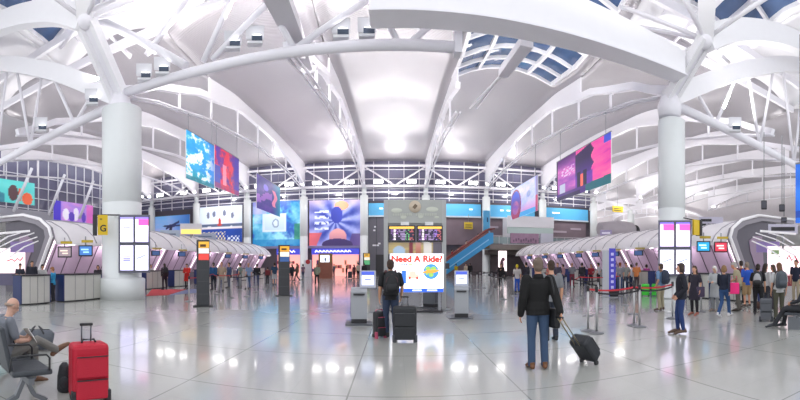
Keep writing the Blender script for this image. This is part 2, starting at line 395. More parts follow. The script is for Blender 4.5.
def floor_material():
    m = bpy.data.materials.new('polished_terrazzo'); m.use_nodes = True; nt = m.node_tree; b = nt.nodes['Principled BSDF']; L = nt.links.new
    tc = nt.nodes.new('ShaderNodeTexCoord'); sp = nt.nodes.new('ShaderNodeSeparateXYZ'); L(tc.outputs['Object'], sp.inputs[0])
    def N(op, a, bb=None):
        n = nt.nodes.new('ShaderNodeMath'); n.operation = op
        for i, q in enumerate((a, bb)):
            if q is None: continue
            if isinstance(q, (int, float)): n.inputs[i].default_value = q
            else: L(q, n.inputs[i])
        return n.outputs[0]
    def line(o, off, pitch, wd):
        q = N('MODULO', N('ADD', o, 900*pitch - off), pitch); q = N('ABSOLUTE', N('SUBTRACT', q, pitch/2)); return N('GREATER_THAN', q, pitch/2 - wd)
    big = N('MAXIMUM', line(sp.outputs[0], -.6, 2.25, .011), line(sp.outputs[1], 5.05, 2.25, .011))
    small = N('MAXIMUM', line(sp.outputs[0], -.6, .75, .004), line(sp.outputs[1], 5.05, .75, .004))
    joint = N('MAXIMUM', N('MULTIPLY', big, .42), N('MULTIPLY', small, .07))
    n1 = nt.nodes.new('ShaderNodeTexNoise'); n1.inputs['Scale'].default_value = .55; n1.inputs['Detail'].default_value = 5; L(tc.outputs['Object'], n1.inputs['Vector'])
    n2 = nt.nodes.new('ShaderNodeTexVoronoi'); n2.inputs['Scale'].default_value = 60; L(tc.outputs['Object'], n2.inputs['Vector'])
    br = nt.nodes.new('ShaderNodeTexWhiteNoise'); br.noise_dimensions = '2D'
    fx = N('FLOOR', N('DIVIDE', N('ADD', sp.outputs[0], .6), .75)); fy = N('FLOOR', N('DIVIDE', N('SUBTRACT', sp.outputs[1], 5.05), .75))
    cb = nt.nodes.new('ShaderNodeCombineXYZ'); L(fx, cb.inputs[0]); L(fy, cb.inputs[1]); L(cb.outputs[0], br.inputs['Vector'])
    t = N('ADD', N('ADD', N('MULTIPLY', n1.outputs['Fac'], .10), N('MULTIPLY', n2.outputs['Distance'], .05)), N('MULTIPLY', br.outputs['Value'], .035))
    sc = N('MULTIPLY', N('ADD', .90, t), N('SUBTRACT', 1, joint))
    v = nt.nodes.new('ShaderNodeVectorMath'); v.operation = 'SCALE'; v.inputs[0].default_value = hexc('#b2b3ae'); L(sc, v.inputs['Scale']); L(v.outputs['Vector'], b.inputs['Base Color'])
    L(N('ADD', .12, N('MULTIPLY', n1.outputs['Fac'], .10)), b.inputs['Roughness'])
    b.inputs['Specular IOR Level'].default_value = .65; b.inputs['Coat Weight'].default_value = .35; b.inputs['Coat Roughness'].default_value = .06
    return m
def shell_material():
    m = bpy.data.materials.new('ribbed_metal_roof'); m.use_nodes = True; nt = m.node_tree; b = nt.nodes['Principled BSDF']; L = nt.links.new
    tc = nt.nodes.new('ShaderNodeTexCoord')
    wv = nt.nodes.new('ShaderNodeTexWave'); wv.bands_direction = 'Y'; wv.inputs['Scale'].default_value = 2.2; wv.inputs['Distortion'].default_value = .0; L(tc.outputs['Object'], wv.inputs['Vector'])
    bp = nt.nodes.new('ShaderNodeBump'); bp.inputs['Strength'].default_value = .5; bp.inputs['Distance'].default_value = .03
    L(wv.outputs['Fac'], bp.inputs['Height']); L(bp.outputs['Normal'], b.inputs['Normal'])
    b.inputs['Base Color'].default_value = (*hexc('#b3afb4'), 1); b.inputs['Roughness'].default_value = .33; b.inputs['Metallic'].default_value = .55
    return m
SHELL = shell_material()

# floor
me = MB(); me.box((-8, 38, -.1), (170, 100, .2)); struct(obj('floor', me, floor_material()))

# ---------------------------------------------------------------- roof shells
def lerp_tab(tab, z):
    if z <= tab[0][0]: return tab[0][1]
    for (a, p), (b, q) in zip(tab, tab[1:]):
        if z <= b:
            t = (z - a)/(b - a); t2 = t*t*(3 - 2*t)*.5 + t*.5; return p + (q - p)*t2
    return tab[-1][1]
EDGE = [(4, 17.8), (14, 17.6), (17, 16.8), (21, 15.3), (25, 15.1), (31, 15.8), (40, 16.2), (50, 16.3), (56.5, 16.2), (100, 16.2)]
UPPER = [(15.5, 10.4), (20, 12.2), (25, 13.6), (32, 14.9), (40, 15.15), (48, 14.5), (53, 13.5), (56, 12.3)]
LOWER = [(15.5, 10.2), (20, 11.1), (26, 12.0), (36, 12.9), (46, 12.9), (56, 12.2)]
BAY = 8.57
LINES = [-4.285 - BAY*k for k in range(0, 5)][::-1] + [4.285 + BAY*k for k in range(0, 7)]
def roof_h(u, z):                      # u across a bay 0..1
    s = 4*u*(1 - u); return lerp_tab(EDGE, z) + s*1.15*min(1, max(.15, (58 - z)/16) if z < 58 else .15)
def shell(name, xa, xb, za, zb, hole=None, m=None):
    nx, nzz = 12, max(2, int((zb - za)/1.0)); bm = bmesh.new(); hs = hole or (9, 9, 9, 9)
    U = sorted(set([i/nx for i in range(nx+1)] + ([hs[0], hs[1]] if hole else []))); Z = sorted(set([za + (zb - za)*j/nzz for j in range(nzz+1)] + ([hs[2], hs[3]] if hole else [])))
    g = [[bm.verts.new((xa + (xb - xa)*u, z, roof_h(u, z))) for u in U] for z in Z]
    for j in range(len(Z)-1):
        for i in range(len(U)-1):
            if hole and hs[0] - 1e-6 <= U[i] and U[i+1] <= hs[1] + 1e-6 and hs[2] - 1e-6 <= Z[j] and Z[j+1] <= hs[3] + 1e-6: continue
            f = bm.faces.new((g[j][i], g[j+1][i], g[j+1][i+1], g[j][i+1])); f.smooth = True
    me = bpy.data.meshes.new(name); bm.to_mesh(me); bm.free()
    o = put(name, me, m or SHELL); md = o.modifiers.new('thickness', 'SOLIDIFY'); md.thickness = .12; md.offset = 1
    return struct(o)
SKY = {(4.285): (.0, .92, 17.5, 29.5), (12.855): (.18, .95, 10.5, 18.0), (-21.425): (.05, .82, 10.5, 18.0)}
GLASS = mat('dusk_glass', '#4a6289', .08, var=.35, vscale=.6, spec=.8)
for i, (xa, xb) in enumerate(zip(LINES, LINES[1:])):
    hole = next((h for k, h in SKY.items() if abs(k - xa) < .01), None)
    far = 56.4 if xa < 29 else 96
    cut = 20.0 if not (hole and hole[3] > 20) else hole[2]
    fr = hole if hole and hole[3] < 20 else None
    struct(shell('ceiling', xa, xb, 5 if abs(xa + 4.3) < 40 else 12, cut, fr, WHITE))
    struct(shell('ceiling', xa, xb, cut, far, None if fr else hole))
    if hole:
        u0, u1, z0, z1 = hole; nu, nzz = 4, max(3, int((z1 - z0)/2))
        q = lambda u, z, d=0: Vector((xa + (xb - xa)*u, z, roof_h(u, z) + d))
        t = thing('skylight', {4.285: 'blue skylight grid of panes behind the deep white beam overhead', 12.855: 'blue skylight in the roof above the right-hand arched beams',
                               -21.425: 'small blue skylight seen between the arched beams at the left edge'}[round(xa, 3)], 'skylight', q((u0+u1)/2, (z0+z1)/2))
        o0 = t.location
        mb = MB(); g = [[mb.bm.verts.new(q(u0 + (u1-u0)*a/8, z0 + (z1-z0)*b/12, .10) - o0) for a in range(9)] for b in range(13)]
        for b in range(12):
            for a in range(8): mb.bm.faces.new((g[b][a], g[b+1][a], g[b+1][a+1], g[b][a+1]))
        obj('glass', mb, GLASS, t)
        mb = MB()
        for a in range(nu+1):
            u = u0 + (u1-u0)*a/nu; mb.beam([q(u, z0 + (z1-z0)*b/8, .0) - o0 for b in range(9)], .22 if a != nu//2 else .55, .3)
        for b in range(nzz+1):
            z = z0 + (z1-z0)*b/nzz; mb.beam([q(u0 + (u1-u0)*a/6, z, .0) - o0 for a in range(7)], .2, .25)
        obj('glazing_bars', mb, WHITE, t)

# ---------------------------------------------------------------- longitudinal lens girders, one on each column line
def girder(label, X, z0, z1):
    t = thing('roof_girder', label, 'roof girder', (X, z0, 0), group='lens-shaped roof girders')
    zs = [z0 + (z1 - z0)*i/24 for i in range(25)]
    obj('upper_chord', MB().beam([(0, z - z0, lerp_tab(UPPER, z)) for z in zs], .34, .42), WHITE2, t)
    for s in (-.16, .16):
        obj('lower_rod', MB().loft([(s, z - z0, lerp_tab(LOWER, z) - (.0)) for z in zs], .075, seg=8), WHITE2, t)
    for z in (21.5, 26, 31, 36, 41, 46, 51):
        if z < z0: continue
        a, b = lerp_tab(LOWER, z), lerp_tab(UPPER, z); mb = MB().tube((0, z-z0, a), (0, z-z0, b), .09); mb.box((0, z-z0, a), (.5, .12, .1)); mb.box((0, z-z0, b - .2), (.42, .14, .08))
        obj('strut', mb, WHITE2, t)
    # the fin that closes the gap between chord and roof
    pts = [(z, lerp_tab(UPPER, z), max(lerp_tab(EDGE, z), lerp_tab(UPPER, z) + .05)) for z in zs]
    mb = MB()
    for (za, a, b), (zb, c, d) in zip(pts, pts[1:]):
        if b - a > 1.7 and za < 40: continue
        mb.hexa([(-.05, za-z0, a), (.05, za-z0, a), (.05, zb-z0, c), (-.05, zb-z0, c), (-.05, za-z0, b), (.05, za-z0, b), (.05, zb-z0, d), (-.05, zb-z0, d)])
    obj('web_plate', mb, WHITE2, t)
    return t
proto = girder('white lens-shaped roof girder ending at the column left of the departures stand', LINES[4], 15.5, 56)
gl = {5: 'white lens-shaped roof girder ending at the column right of the departures stand', 3: 'white lens-shaped roof girder rising from the clad column and carrying the cyan banner',
      6: 'white lens-shaped roof girder carrying the pink and purple banner', 2: 'white lens-shaped roof girder one line left of the cyan banner', 7: 'white lens-shaped roof girder one line right of the pink banner',
      1: 'white lens-shaped roof girder second line left of the cyan banner', 0: 'white lens-shaped roof girder along the left wall above the teal poster',
      8: 'white lens-shaped roof girder second line right of the pink banner', 9: 'white lens-shaped roof girder third line right of the pink banner', 10: 'white lens-shaped roof girder fourth line right of the pink banner', 11: 'white lens-shaped roof girder farthest line right of the pink banner'}
for i, x in enumerate(LINES):
    if i == 5: girder(gl[5], x, 27.0, 56)
    elif i != 4: dup(proto, (x, 15.5, 0), 0, gl[i])
# small feathered lamps and far bays on the right repeat the same girders deeper in the hall
for i in (8, 9, 10, 11):
    dup(proto, (LINES[i], 56, 0), 0, 'white roof girder in the far hall, %s line beyond the yellow hanging sign' % {8: 'first', 9: 'second', 10: 'third', 11: 'fourth'}[i])

# ---------------------------------------------------------------- transverse truss over the clad columns, and the arched beams of the front bay
zT = 15.5
t = thing('transverse_truss', 'white tubular truss crossing the hall above the broad clad column with lamp pairs on it', 'roof truss', (-5, zT, 0))
o0 = Vector((-5, zT, 0))
A = atz(118, 98, zT); B = atz(455, 45, zT); A.z = B.z = 10.17
obj('bottom_chord', MB().tube(A - o0, B - o0, .22, seg=14), WHITE2, t)
obj('end_plate', MB().box(B - o0 + Vector((.1, 0, .55)), (.3, .5, 1.7)), WHITE2, t)
for (x1, y1), (x2, y2) in [((203,62),(231,0)), ((212,60),(268,3)), ((293,47),(268,3)), ((398,42),(374,-4)), ((411,42),(444,14)), ((298,47),(374,-4)), ((186,66),(100,20)), ((146,55),(190,-4)), ((231,0),(190,-4))]:
    p, q = atz(x1, y1, zT), atz(x2, y2, zT); obj('diagonal', MB().tube(p - o0, q - o0, .13 if x1 > 190 or x2 == 190 else .2), WHITE2, t)
obj('top_chord', MB().tube(Vector((-9, zT, 12.9)) - o0, Vector((2, zT, 13.05)) - o0, .14), WHITE2, t)

z2 = 14.2
b = thing('deep_beam', 'deep white box beam running from overhead centre to the slender clad column', 'roof beam', (7, z2, 0)); o0 = Vector((7, z2, 0))
hb = lambda r: r*z2 + EYE
mb = MB(); x0, x1 = -.9, 12.3
mb.hexa([Vector(p) - o0 for p in ((x0, z2-.35, hb(.617)), (x1, z2-.35, hb(.617)), (x1, z2+.35, hb(.617)), (x0, z2+.35, hb(.617)), (x0, z2-.35, hb(.78)), (x1, z2-.35, hb(.695)), (x1, z2+.35, hb(.695)), (x0, z2+.35, hb(.78)))])
obj('web', mb, WHITE, b)
mb = MB(); mb.hexa([Vector(p) - o0 for p in ((x0, z2-.55, hb(.612)), (x1, z2-.5, hb(.612)), (x1, z2+.5, hb(.612)), (x0, z2+.55, hb(.612)), (x0, z2-.55, hb(.617)), (x1, z2-.5, hb(.617)), (x1, z2+.5, hb(.617)), (x0, z2+.55, hb(.617)))])
obj('bottom_flange', mb, WHITE2, b)

t = thing('tapered_rib', 'flat tapered white rib plunging from overhead to a node left of centre', 'roof rib', (-4.3, 16, 0)); o0 = Vector((-4.3, 16, 0))
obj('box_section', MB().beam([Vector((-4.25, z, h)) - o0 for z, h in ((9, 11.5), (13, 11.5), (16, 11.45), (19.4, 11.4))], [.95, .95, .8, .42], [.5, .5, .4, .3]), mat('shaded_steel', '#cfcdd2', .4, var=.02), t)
obj('node_pin', MB().tube((-.3, 3.45, -4.7+16.05), (.4, 3.45, 11.35), .16), WHITE2, t)
t = thing('node_strut', 'short white strut with forked head below the blue skylight grid', 'roof strut', (5.5, 18, 0)); o0 = Vector((5.5, 18, 0))
obj('box_section', MB().beam([at(527, 42, 17.4) - o0, at(503, 74, 20.6) - o0], [.6, .5], [.4, .35]), WHITE2, t)
for q in ((470, 108), (477, 108)): obj('rod', MB().tube(at(502, 74, 20.6) - o0, at(q[0], q[1], 27) - o0, .06), WHITE2, t)

def arch_beam(name, label, pts, w, h, m=WHITE):
    o0 = Vector(pts[len(pts)//2]); o = obj(name, MB().beam([Vector(p) - o0 for p in pts], w, h), m, loc=o0); return tag(o, label, 'arched beam')
def arc(a, b, rise, n=14):
    a, b = Vector(a), Vector(b); return [a.lerp(b, i/n) + Vector((0, 0, rise*4*(i/n)*(1 - i/n))) for i in range(n+1)]
def smooth_path(P, n=6):
    P = [Vector(p) for p in P]; out = []
    for i in range(len(P)-1):
        a, b, c, d = P[max(i-1, 0)], P[i], P[i+1], P[min(i+2, len(P)-1)]
        for k in range(n):
            t = k/n; out.append(.5*((2*b) + (c - a)*t + (2*a - 5*b + 4*c - d)*t*t + (3*b - a - 3*c + d)*t**3))
    return out + [P[-1]]
LOWARC = lambda s: [(s*12.7, 15.5, 10.0), (s*14.8, 15.5, 11.25), (s*18, 15.5, 13.1), (s*23.5, 15.5, 15.7), (s*29, 15.5, 17.3)]
for s, side in ((-1, 'broad'), (1, 'slender')):
    colX = 12.45
    top = Vector((s*12.7, 15.5, 9.9)); up = atz(*((85, 20) if s < 0 else (705, 40)), 13.1)
    t = thing('column_strut', 'double white strut leaning from the %s clad column up to its beam node' % side, 'roof strut', top); d = up - top
    for k in (-.28, .28): obj('flange', MB().beam([Vector((k, k*.5, 0)), d + Vector((k, k*.5, 0))], .22, .5), WHITE, t)
    obj('web', MB().beam([Vector((0, 0, 0)), d], .5, .18), WHITE2, t)
    obj('node_casting', MB().lathe([(.55, -.9), (.62, -.4), (.45, .1), (.2, .3)], seg=14), WHITE2, t)
    obj('pin', MB().ball(d, .42), WHITE2, t)
    arch_beam('arched_beam', 'upper white arched box beam springing outward from the node above the %s column' % side, smooth_path([up, (s*15.3, 13.1, up.z + 1.45), (s*20, 13.1, up.z + 3.1), (s*27, 13.1, up.z + 4.2)]), .7, 1.05)
    arch_beam('arched_beam', 'lower white arched box beam springing from the top of the %s clad column' % side, smooth_path(LOWARC(s)), .7, .95)
    # side truss: pipe falling outward with tubes up to the arch
    t = thing('side_truss', 'white tube truss reaching outward from the %s clad column under the arched beam' % side, 'roof truss', top)
    P2 = lambda q: Vector((s*q, 15.5, 9.75 - (q - 12.7)*.085)) - top
    obj('bottom_chord', MB().tube(P2(12.7), P2(31), .24, seg=12), WHITE2, t)
    ap = [Vector(p) - top for p in smooth_path(LOWARC(s))]
    xs = [16, 20, 24]
    for k, q in enumerate(xs):
        a = P2(q)
        for dd in (-1.6, 1.8):
            j = min(range(len(ap)), key=lambda i: abs(abs(ap[i].x + top.x) - (q + dd))); obj('diagonal', MB().tube(a, ap[j], .10), WHITE2, t)
    # tubes that brace the upper node back to the roof
    t = thing('brace_cluster', 'cluster of thin white braces fanning to the roof from the node above the %s column' % side, 'roof brace', up)
    for q in ((s*-3.0, 2.5, 1.6), (s*-1.0, 4.6, 2.4), (s*3.0, 5.0, 2.4), (s*5.5, 3.5, 2.2), (s*1.2, -4.5, 1.6), (s*-4.5, -2.0, 1.2)): obj('brace', MB().tube((0, 0, 0), q, .10), WHITE2, t)
    obj('back_strut', MB().beam([Vector((0, 0, 0)), Vector((s*-1.9, -2.2, 2.2))], .75, .4), WHITE, t)
    t = thing('purlin_set', 'set of white purlins under the roof outward of the %s clad column' % side, 'purlin', (s*17, 17, 0)); o0 = t.location
    for z in (9, 11.5, 17.5, 19.5): obj('purlin', MB().beam([Vector((s*q, z, lerp_tab(EDGE, z) - .35 + (q-13)*.0)) - o0 for q in (13, 17, 21.4, 26, 30)], .25, .5), WHITE2, t)
    for q in (15, 17.1, 19.3): obj('rafter', MB().beam([Vector((s*q, z, roof_h(.5, z) - .25)) - o0 for z in (7, 10, 13, 16, 19, 22)], .18, .4), WHITE2, t)

# ---------------------------------------------------------------- columns
CL = Vector((-12.45, 15.3, 0)); CR = Vector((12.75, 15.4, 0))
def column(name, label, p, r, h, m):
    t = thing(name, label, 'column', p); t['kind'] = 'structure'
    prof = [(r+.04, 0), (r+.04, .12), (r, .14), (r, h*.5 - .01), (r - .01, h*.5), (r, h*.5 + .01), (r, h - .05), (r*.9, h)]
    obj('shaft', MB().lathe(prof, seg=40), m, t); return t
t = column('clad_column', 'broad white clad column bearing four display screens', CL, .98, 9.3, COLM)
obj('base_ring', MB().lathe([(1.16, 0), (1.16, .95), (1.1, 1.0), (1.0, 1.02)], seg=40), COLM, t)
t = column('clad_column', 'slender white clad column bearing four pink-topped display screens', CR, .68, 8.85, COLM)
obj('collar', MB().lathe([(.2, 8.8), (.35, 9.2), (.3, 9.7)], seg=16), WHITE2, t)
for i, x in enumerate(LINES[:9]):
    if x > 39: continue
    names = {0: 'white column at the left end of the facade', 1: 'white facade column left of the bird poster', 2: 'white facade column between the bird poster and the balloon poster', 3: 'white facade column left of the purple poster', 4: 'white facade column right of the purple poster'}
    lab = ['white round facade column at the far left end of the back wall', 'white round facade column beside the aircraft poster', 'white round facade column between the balloon poster and the teal poster',
           'white round facade column between the teal poster and the purple figure poster', 'white round facade column right of the purple figure poster', 'white round facade column half hidden by the departures stand',
           'white round facade column beside the blue escalator', 'white round facade column behind the pale hanging banner', 'white round facade column at the right end of the blue fascia'][i]
    t = column('facade_column', lab, (x, 55.4, 0), .56, 11.2, COLM)
    obj('head', MB().lathe([(.33, 11.15), (.33, 12.3)], seg=16), COLM, t)
column('facade_column', 'white round column in the far hall right of the blue fascia', (38.5, 57.5, 0), .6, 11, COLM)

# ---------------------------------------------------------------- back wall, its glazing and truss
SLATE = mat('dusk_window', '#6c6a82', .15, var=.28, vscale=.25, spec=.6)
zb = 56.5
struct(obj('window_1', MB().box((-9, zb, 13.55), (78, .1, 5.9)), SLATE))
mb = MB()
for x in [-48 + 2.142*k for k in range(38)]: mb.box((x, zb - .12, 13.55), (.09, .14, 5.9))
for h in (11.0, 12.3, 13.7, 15.0, 16.3): mb.box((-9, zb - .12, h), (78, .14, .09))
struct(obj('trim_1', mb, WHITE2))
struct(obj('wall_back', MB().box((-9, zb + .2, 5.3), (78, .3, 10.6)), mat('back_wall_paint', '#57505a', .6, var=.1, vscale=.5)))
struct(obj('trim_2', MB().box((-26, zb - .1, 4.1), (44, .35, .35)), mat('lilac_band', '#8d86a8', .4)))
t = thing('facade_truss', 'white tube truss with V diagonals across the back window wall', 'roof truss', (-4, 55.2, 0)); o0 = t.location
obj('upper_chord', MB().tube((-38, 0, 15.3), (34, 0, 15.3), .16), WHITE2, t)
obj('lower_chord', MB().tube((-38, 0, 12.45), (34, 0, 12.45), .2), WHITE2, t)
obj('tie_rail', MB().tube((-38, 0, 11.6), (34, 0, 11.6), .09), WHITE2, t)
for x in LINES[:8]:
    if x + BAY > 36: break
    for a, b, in ((x, x + BAY/2), (x + BAY, x + BAY/2)): obj('diagonal', MB().tube((a + 4, 0, 15.2), (b + 4, 0, 12.5), .12), WHITE2, t)
# side wall on the left
xw = -43.2
struct(obj('wall_left', MB().box((xw, 36, 4.5), (.3, 44, 9)), mat('left_wall_paint', '#b9b7c0', .6, var=.05)))
struct(obj('window_2', MB().box((xw, 36, 12.8), (.12, 44, 7.6)), SLATE))
mb = MB()
for z in [15 + 1.8*k for k in range(24)]: mb.box((xw + .12, z, 12.8), (.14, .12, 7.6))
for h in (9.2, 10.7, 12.2, 13.7): mb.box((xw + .10, 36, h), (.14, 44, .1))
struct(obj('trim_3', mb, WHITE2))
t = thing('side_bracing', 'white raking braces against the dark window of the left side wall', 'brace', (xw + .9, 34, 0))
for z in (-4, 2, 8, 14): obj('brace', MB().tube((0, z, 8.5), (0, z + 3, 14.5), .22), WHITE2, t)
# far hall on the right
struct(obj('wall_right', MB().box((57, 50, 8), (.3, 100, 16)), mat('far_wall', '#d8d3d6', .6, var=.05)))
struct(obj('wall_far', MB().box((43, 92, 8), (32, .3, 16)), mat('far_wall', '#d8d3d6', .6)))
# ---------------------------------------------------------------- posters, banners and shops on the back wall
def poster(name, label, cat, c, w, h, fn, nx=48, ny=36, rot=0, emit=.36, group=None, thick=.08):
    o = put(name, print_panel(w, h, fn, nx, ny, thick), picture('p', emit), None, c, rot)  # faint emission put into the print to brighten it; no lamp behind
    return tag(o, label, cat, group)
def fz(u, v, su, sv, k=0): return noise.fractal((u*su, v*sv, k), .6, 2.2, 4)*.5 + .5
def sd(u, v, cx, cy, rx, ry): return math.hypot((u - cx)/rx, (v - cy)/ry)
def f_bird(u, v):
    c = mixc(hx('c8a6cc'), hx('6aa4d8'), v*.9 + .5*fz(u, v, 3, 5) - .2); c = mixc(c, hx('2a5fae'), max(0, u - .45)*1.6)
    if sd(u, v, .52, .70, .26, .035) < 1 or (abs(v - .70 - (u - .5)*.5) < .035 and .35 < u < .72): c = hx('2c2f57')
    if abs(u - .42 - (v - .3)*.2) < .04 and .2 < v < .7: c = hx('2b2a48')
    if sd(u, v, .28, .2, .2, .22) < 1: c = mixc(hx('33304a'), hx('4a6aa0'), nz(u, v, 9))
    return c
def f_balloon(u, v):
    if v > .47:
        c = mixc(hx('c9d6e6'), hx('d9dfe8'), nz(u, v, 4)); c = mixc(c, hx('e3c9c4'), max(0, .62 - v)*4)
        for x, y in ((.22,.80),(.36,.82),(.60,.84),(.78,.78)):
            if sd(u, v, x, y, .035, .07) < 1: c = hx('6b7088')
        if abs(v - .56) < .02 + .02*nz(u, 0, 6): c = hx('54607e')
        if sd(u, v, .49, .64, .03, .09) < 1 or sd(u, v, .49, .57, .06, .025) < 1: c = hx('b8392f')
    else:
        c = mixc(hx('1d46a6'), hx('173a8c'), nz(u, v, 5))
        k = math.sin(u*70 + 9*nz(u, v, 4))*math.sin(v*60 + 2)
        if .08 < u < .62 and .20 < v < .40 and k > .1: c = hx('e6d9a4')
        if .66 < u < .93 and .12 < v < .30 and k > .1: c = hx('dfe5f0')
    return c
def f_teal(u, v):
    c = mixc(hx('1f86bc'), hx('9ad6e6'), fz(u, v, 2.6, 2.6, 2)*1.6 - .3); c = mixc(c, hx('2f5cb8'), max(0, fz(u, v, 2.2, 2.2, 7) - .5)*5)
    if .03 < u < .2 and v > .5: c = mixc(c, hx('c9b6e0'), .5*fz(u, v, 5, 5))
    if .20 < u < .70 and .32 < v < .72: c = mixc(hx('b9cfe0'), hx('d4d9e4'), nz(u, v, 6))
    if .26 < u < .66 and .37 < v < .66: c = mixc(hx('a8c2d8'), hx('cfd8e2'), v)
    if sd(u, v, .48, .51, .07, .10) < 1: c = hx('7f93ad') if sd(u, v, .48, .51, .045, .07) > 1 else hx('c6d2de')
    if v > .72 and u < .3: c = mixc(c, hx('bfa6d8'), .6)
    if u > .86 and .15 < v < .5: c = mixc(c, hx('2f8f5a'), .7)
    if v < .15: c = mixc(c, hx('1878b8'), .6)
    return c
def f_figure(u, v):
    a = math.atan2(v - .55, u - .52); k = .5 + .5*math.sin(a*9)
    k = k*.75 + .4*(fz(u, v, 5, 5) - .4); c = mixc(hx('2f3f9c'), hx('b4bcec'), k); r = sd(u, v, .53, .55, .5, .5)
    c = mixc(c, hx('c8b9e6'), max(0, r - .75)*1.2)
    if v > .8: c = mixc(c, hx('e8c4c9'), (v - .8)*4*nz(u, v, 4))
    if sd(u, v, .63, .88, .14, .10) < 1: c = hx('e8a07a')
    if v < .3 and u < .25 - (.3 - v)*.4 and v > .03: c = mixc(c, hx('e25858'), .8)
    if v < .28 and u > .75 + (v)*.3: c = mixc(c, hx('4a2f6a'), .7)
    if sd(u, v, .54, .68, .115, .18) < 1: c = mixc(hx('1b2276'), hx('3a49b6'), u*1.2)
    if sd(u, v, .56, .22, .17, .17) < 1: c = mixc(hx('a8617f'), hx('d99c9c'), v*3)
    if sd(u, v, .55, .05, .30, .13) < 1: c = hx('3a2a5e')
    if abs(u - .24) < .14 and .33 < v < .80 and math.sin(v*52) > .1 and nz(u, v, 16) > .42: c = hx('d8def2')
    return c
zp = 56.29
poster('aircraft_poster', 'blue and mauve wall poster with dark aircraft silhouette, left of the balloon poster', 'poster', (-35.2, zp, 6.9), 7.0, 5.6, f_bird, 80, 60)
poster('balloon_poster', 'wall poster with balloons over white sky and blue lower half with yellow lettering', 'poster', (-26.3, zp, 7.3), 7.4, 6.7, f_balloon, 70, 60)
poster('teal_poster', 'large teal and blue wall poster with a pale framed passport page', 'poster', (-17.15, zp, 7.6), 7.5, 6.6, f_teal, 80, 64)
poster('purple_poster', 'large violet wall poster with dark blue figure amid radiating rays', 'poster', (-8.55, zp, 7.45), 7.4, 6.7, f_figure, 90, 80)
def f_tealwall(u, v):
    c = mixc(hx('4fc3c0'), hx('6fd0cc'), nz(u, v, 3))
    if v < .45 + .1*math.sin(u*9) and u < .45: c = mixc(hx('20748a'), hx('5a8fa0'), nz(u, v, 7))
    if sd(u, v, .60, .45, .09, .35) < 1: c = hx('5d4348')
    if sd(u, v, .86, .25, .10, .28) < 1 or sd(u, v, .72, .4, .03, .3) < 1: c = hx('e2633f')
    return c
def f_pinkwall(u, v):
    c = mixc(hx('d28fd0'), hx('8a74d8'), nz(u, v, 5)); 
    if u < .18: c = hx('4a35c0')
    if sd(u, v, .30, .35, .08, .3) < 1 or sd(u, v, .55, .4, .07, .35) < 1: c = hx('e8dff2')
    if sd(u, v, .44, .25, .08, .25) < 1 or sd(u, v, .75, .25, .05, .3) < 1: c = hx('5b3fb4')
    if u > .82: c = mixc(c, hx('e05fb0'), .7)
    return c
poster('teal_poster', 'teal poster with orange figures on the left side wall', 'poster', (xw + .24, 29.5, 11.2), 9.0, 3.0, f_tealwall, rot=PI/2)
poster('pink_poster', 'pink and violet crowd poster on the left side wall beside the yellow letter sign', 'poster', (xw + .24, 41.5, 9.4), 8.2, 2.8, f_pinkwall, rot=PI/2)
# hanging banners in the planes of the girders
def fz(u, v, su, sv, k=0): return noise.fractal((u*su, v*sv, k), .6, 2.2, 4)*.5 + .5
def f_cyan(u, v):
    c = mixc(hx('1486d2'), hx('3fb2e0'), fz(u, v, 2, 3)); c = mixc(c, hx('1d9aa0'), max(0, .3 - v)*4)
    w = fz(u, v, 3.2, 5, 3) - .12*abs(v - .55)
    if w > .50: c = mixc(c, hx('e6f4f8'), (w - .50)*9)
    if u > .72: c = mixc(c, hx('3a63c4'), (u - .72)*2.2)
    if .06 < u < .55 and .40 < v < .50 and noise.noise((u*40, v*30, 0)) > .1: c = hx('ffffff')
    if v < .10: c = mixc(c, hx('136f86'), .7)
    return c
def f_red(u, v):
    k = fz(u, v, 3, 4, 5); c = mixc(hx('d3304e'), hx('5a2d92'), (k - .40)*3.5 + (u - .55)*.8)
    if u < .22 and v < .55: c = mixc(c, hx('2f5ec0'), .8)
    if abs(u - .38) < .05 + .04*k and .12 < v < .62: c = mixc(c, hx('f2a8b8'), .75)
    if abs(u - .60) < .04 and .2 < v < .55: c = hx('c01f3a')
    if u > .80: c = mixc(c, hx('3a2fa4'), .75)
    if v < .12: c = mixc(c, hx('b03a5c'), .6)
    return c
def f_violet(u, v):
    k = fz(u, v, 4, 4, 2); c = mixc(hx('2c2a78'), hx('52398f'), k*1.4 - .2)
    if abs(v - .45 - (u - .4)*.5) < .14*k*1.6 and u < .62: c = mixc(c, hx('a86ac0'), .75)
    if sd(u, v, .36, .72, .10, .10) < 1: c = hx('7a6ad0')
    if u > .60: c = mixc(c, hx('1f7f9c'), min(1, (u - .6)*3)); 
    if abs(u - .74 - .05*math.sin(v*14)) < .07 and .25 < v < .75: c = hx('d87f9c')
    return c
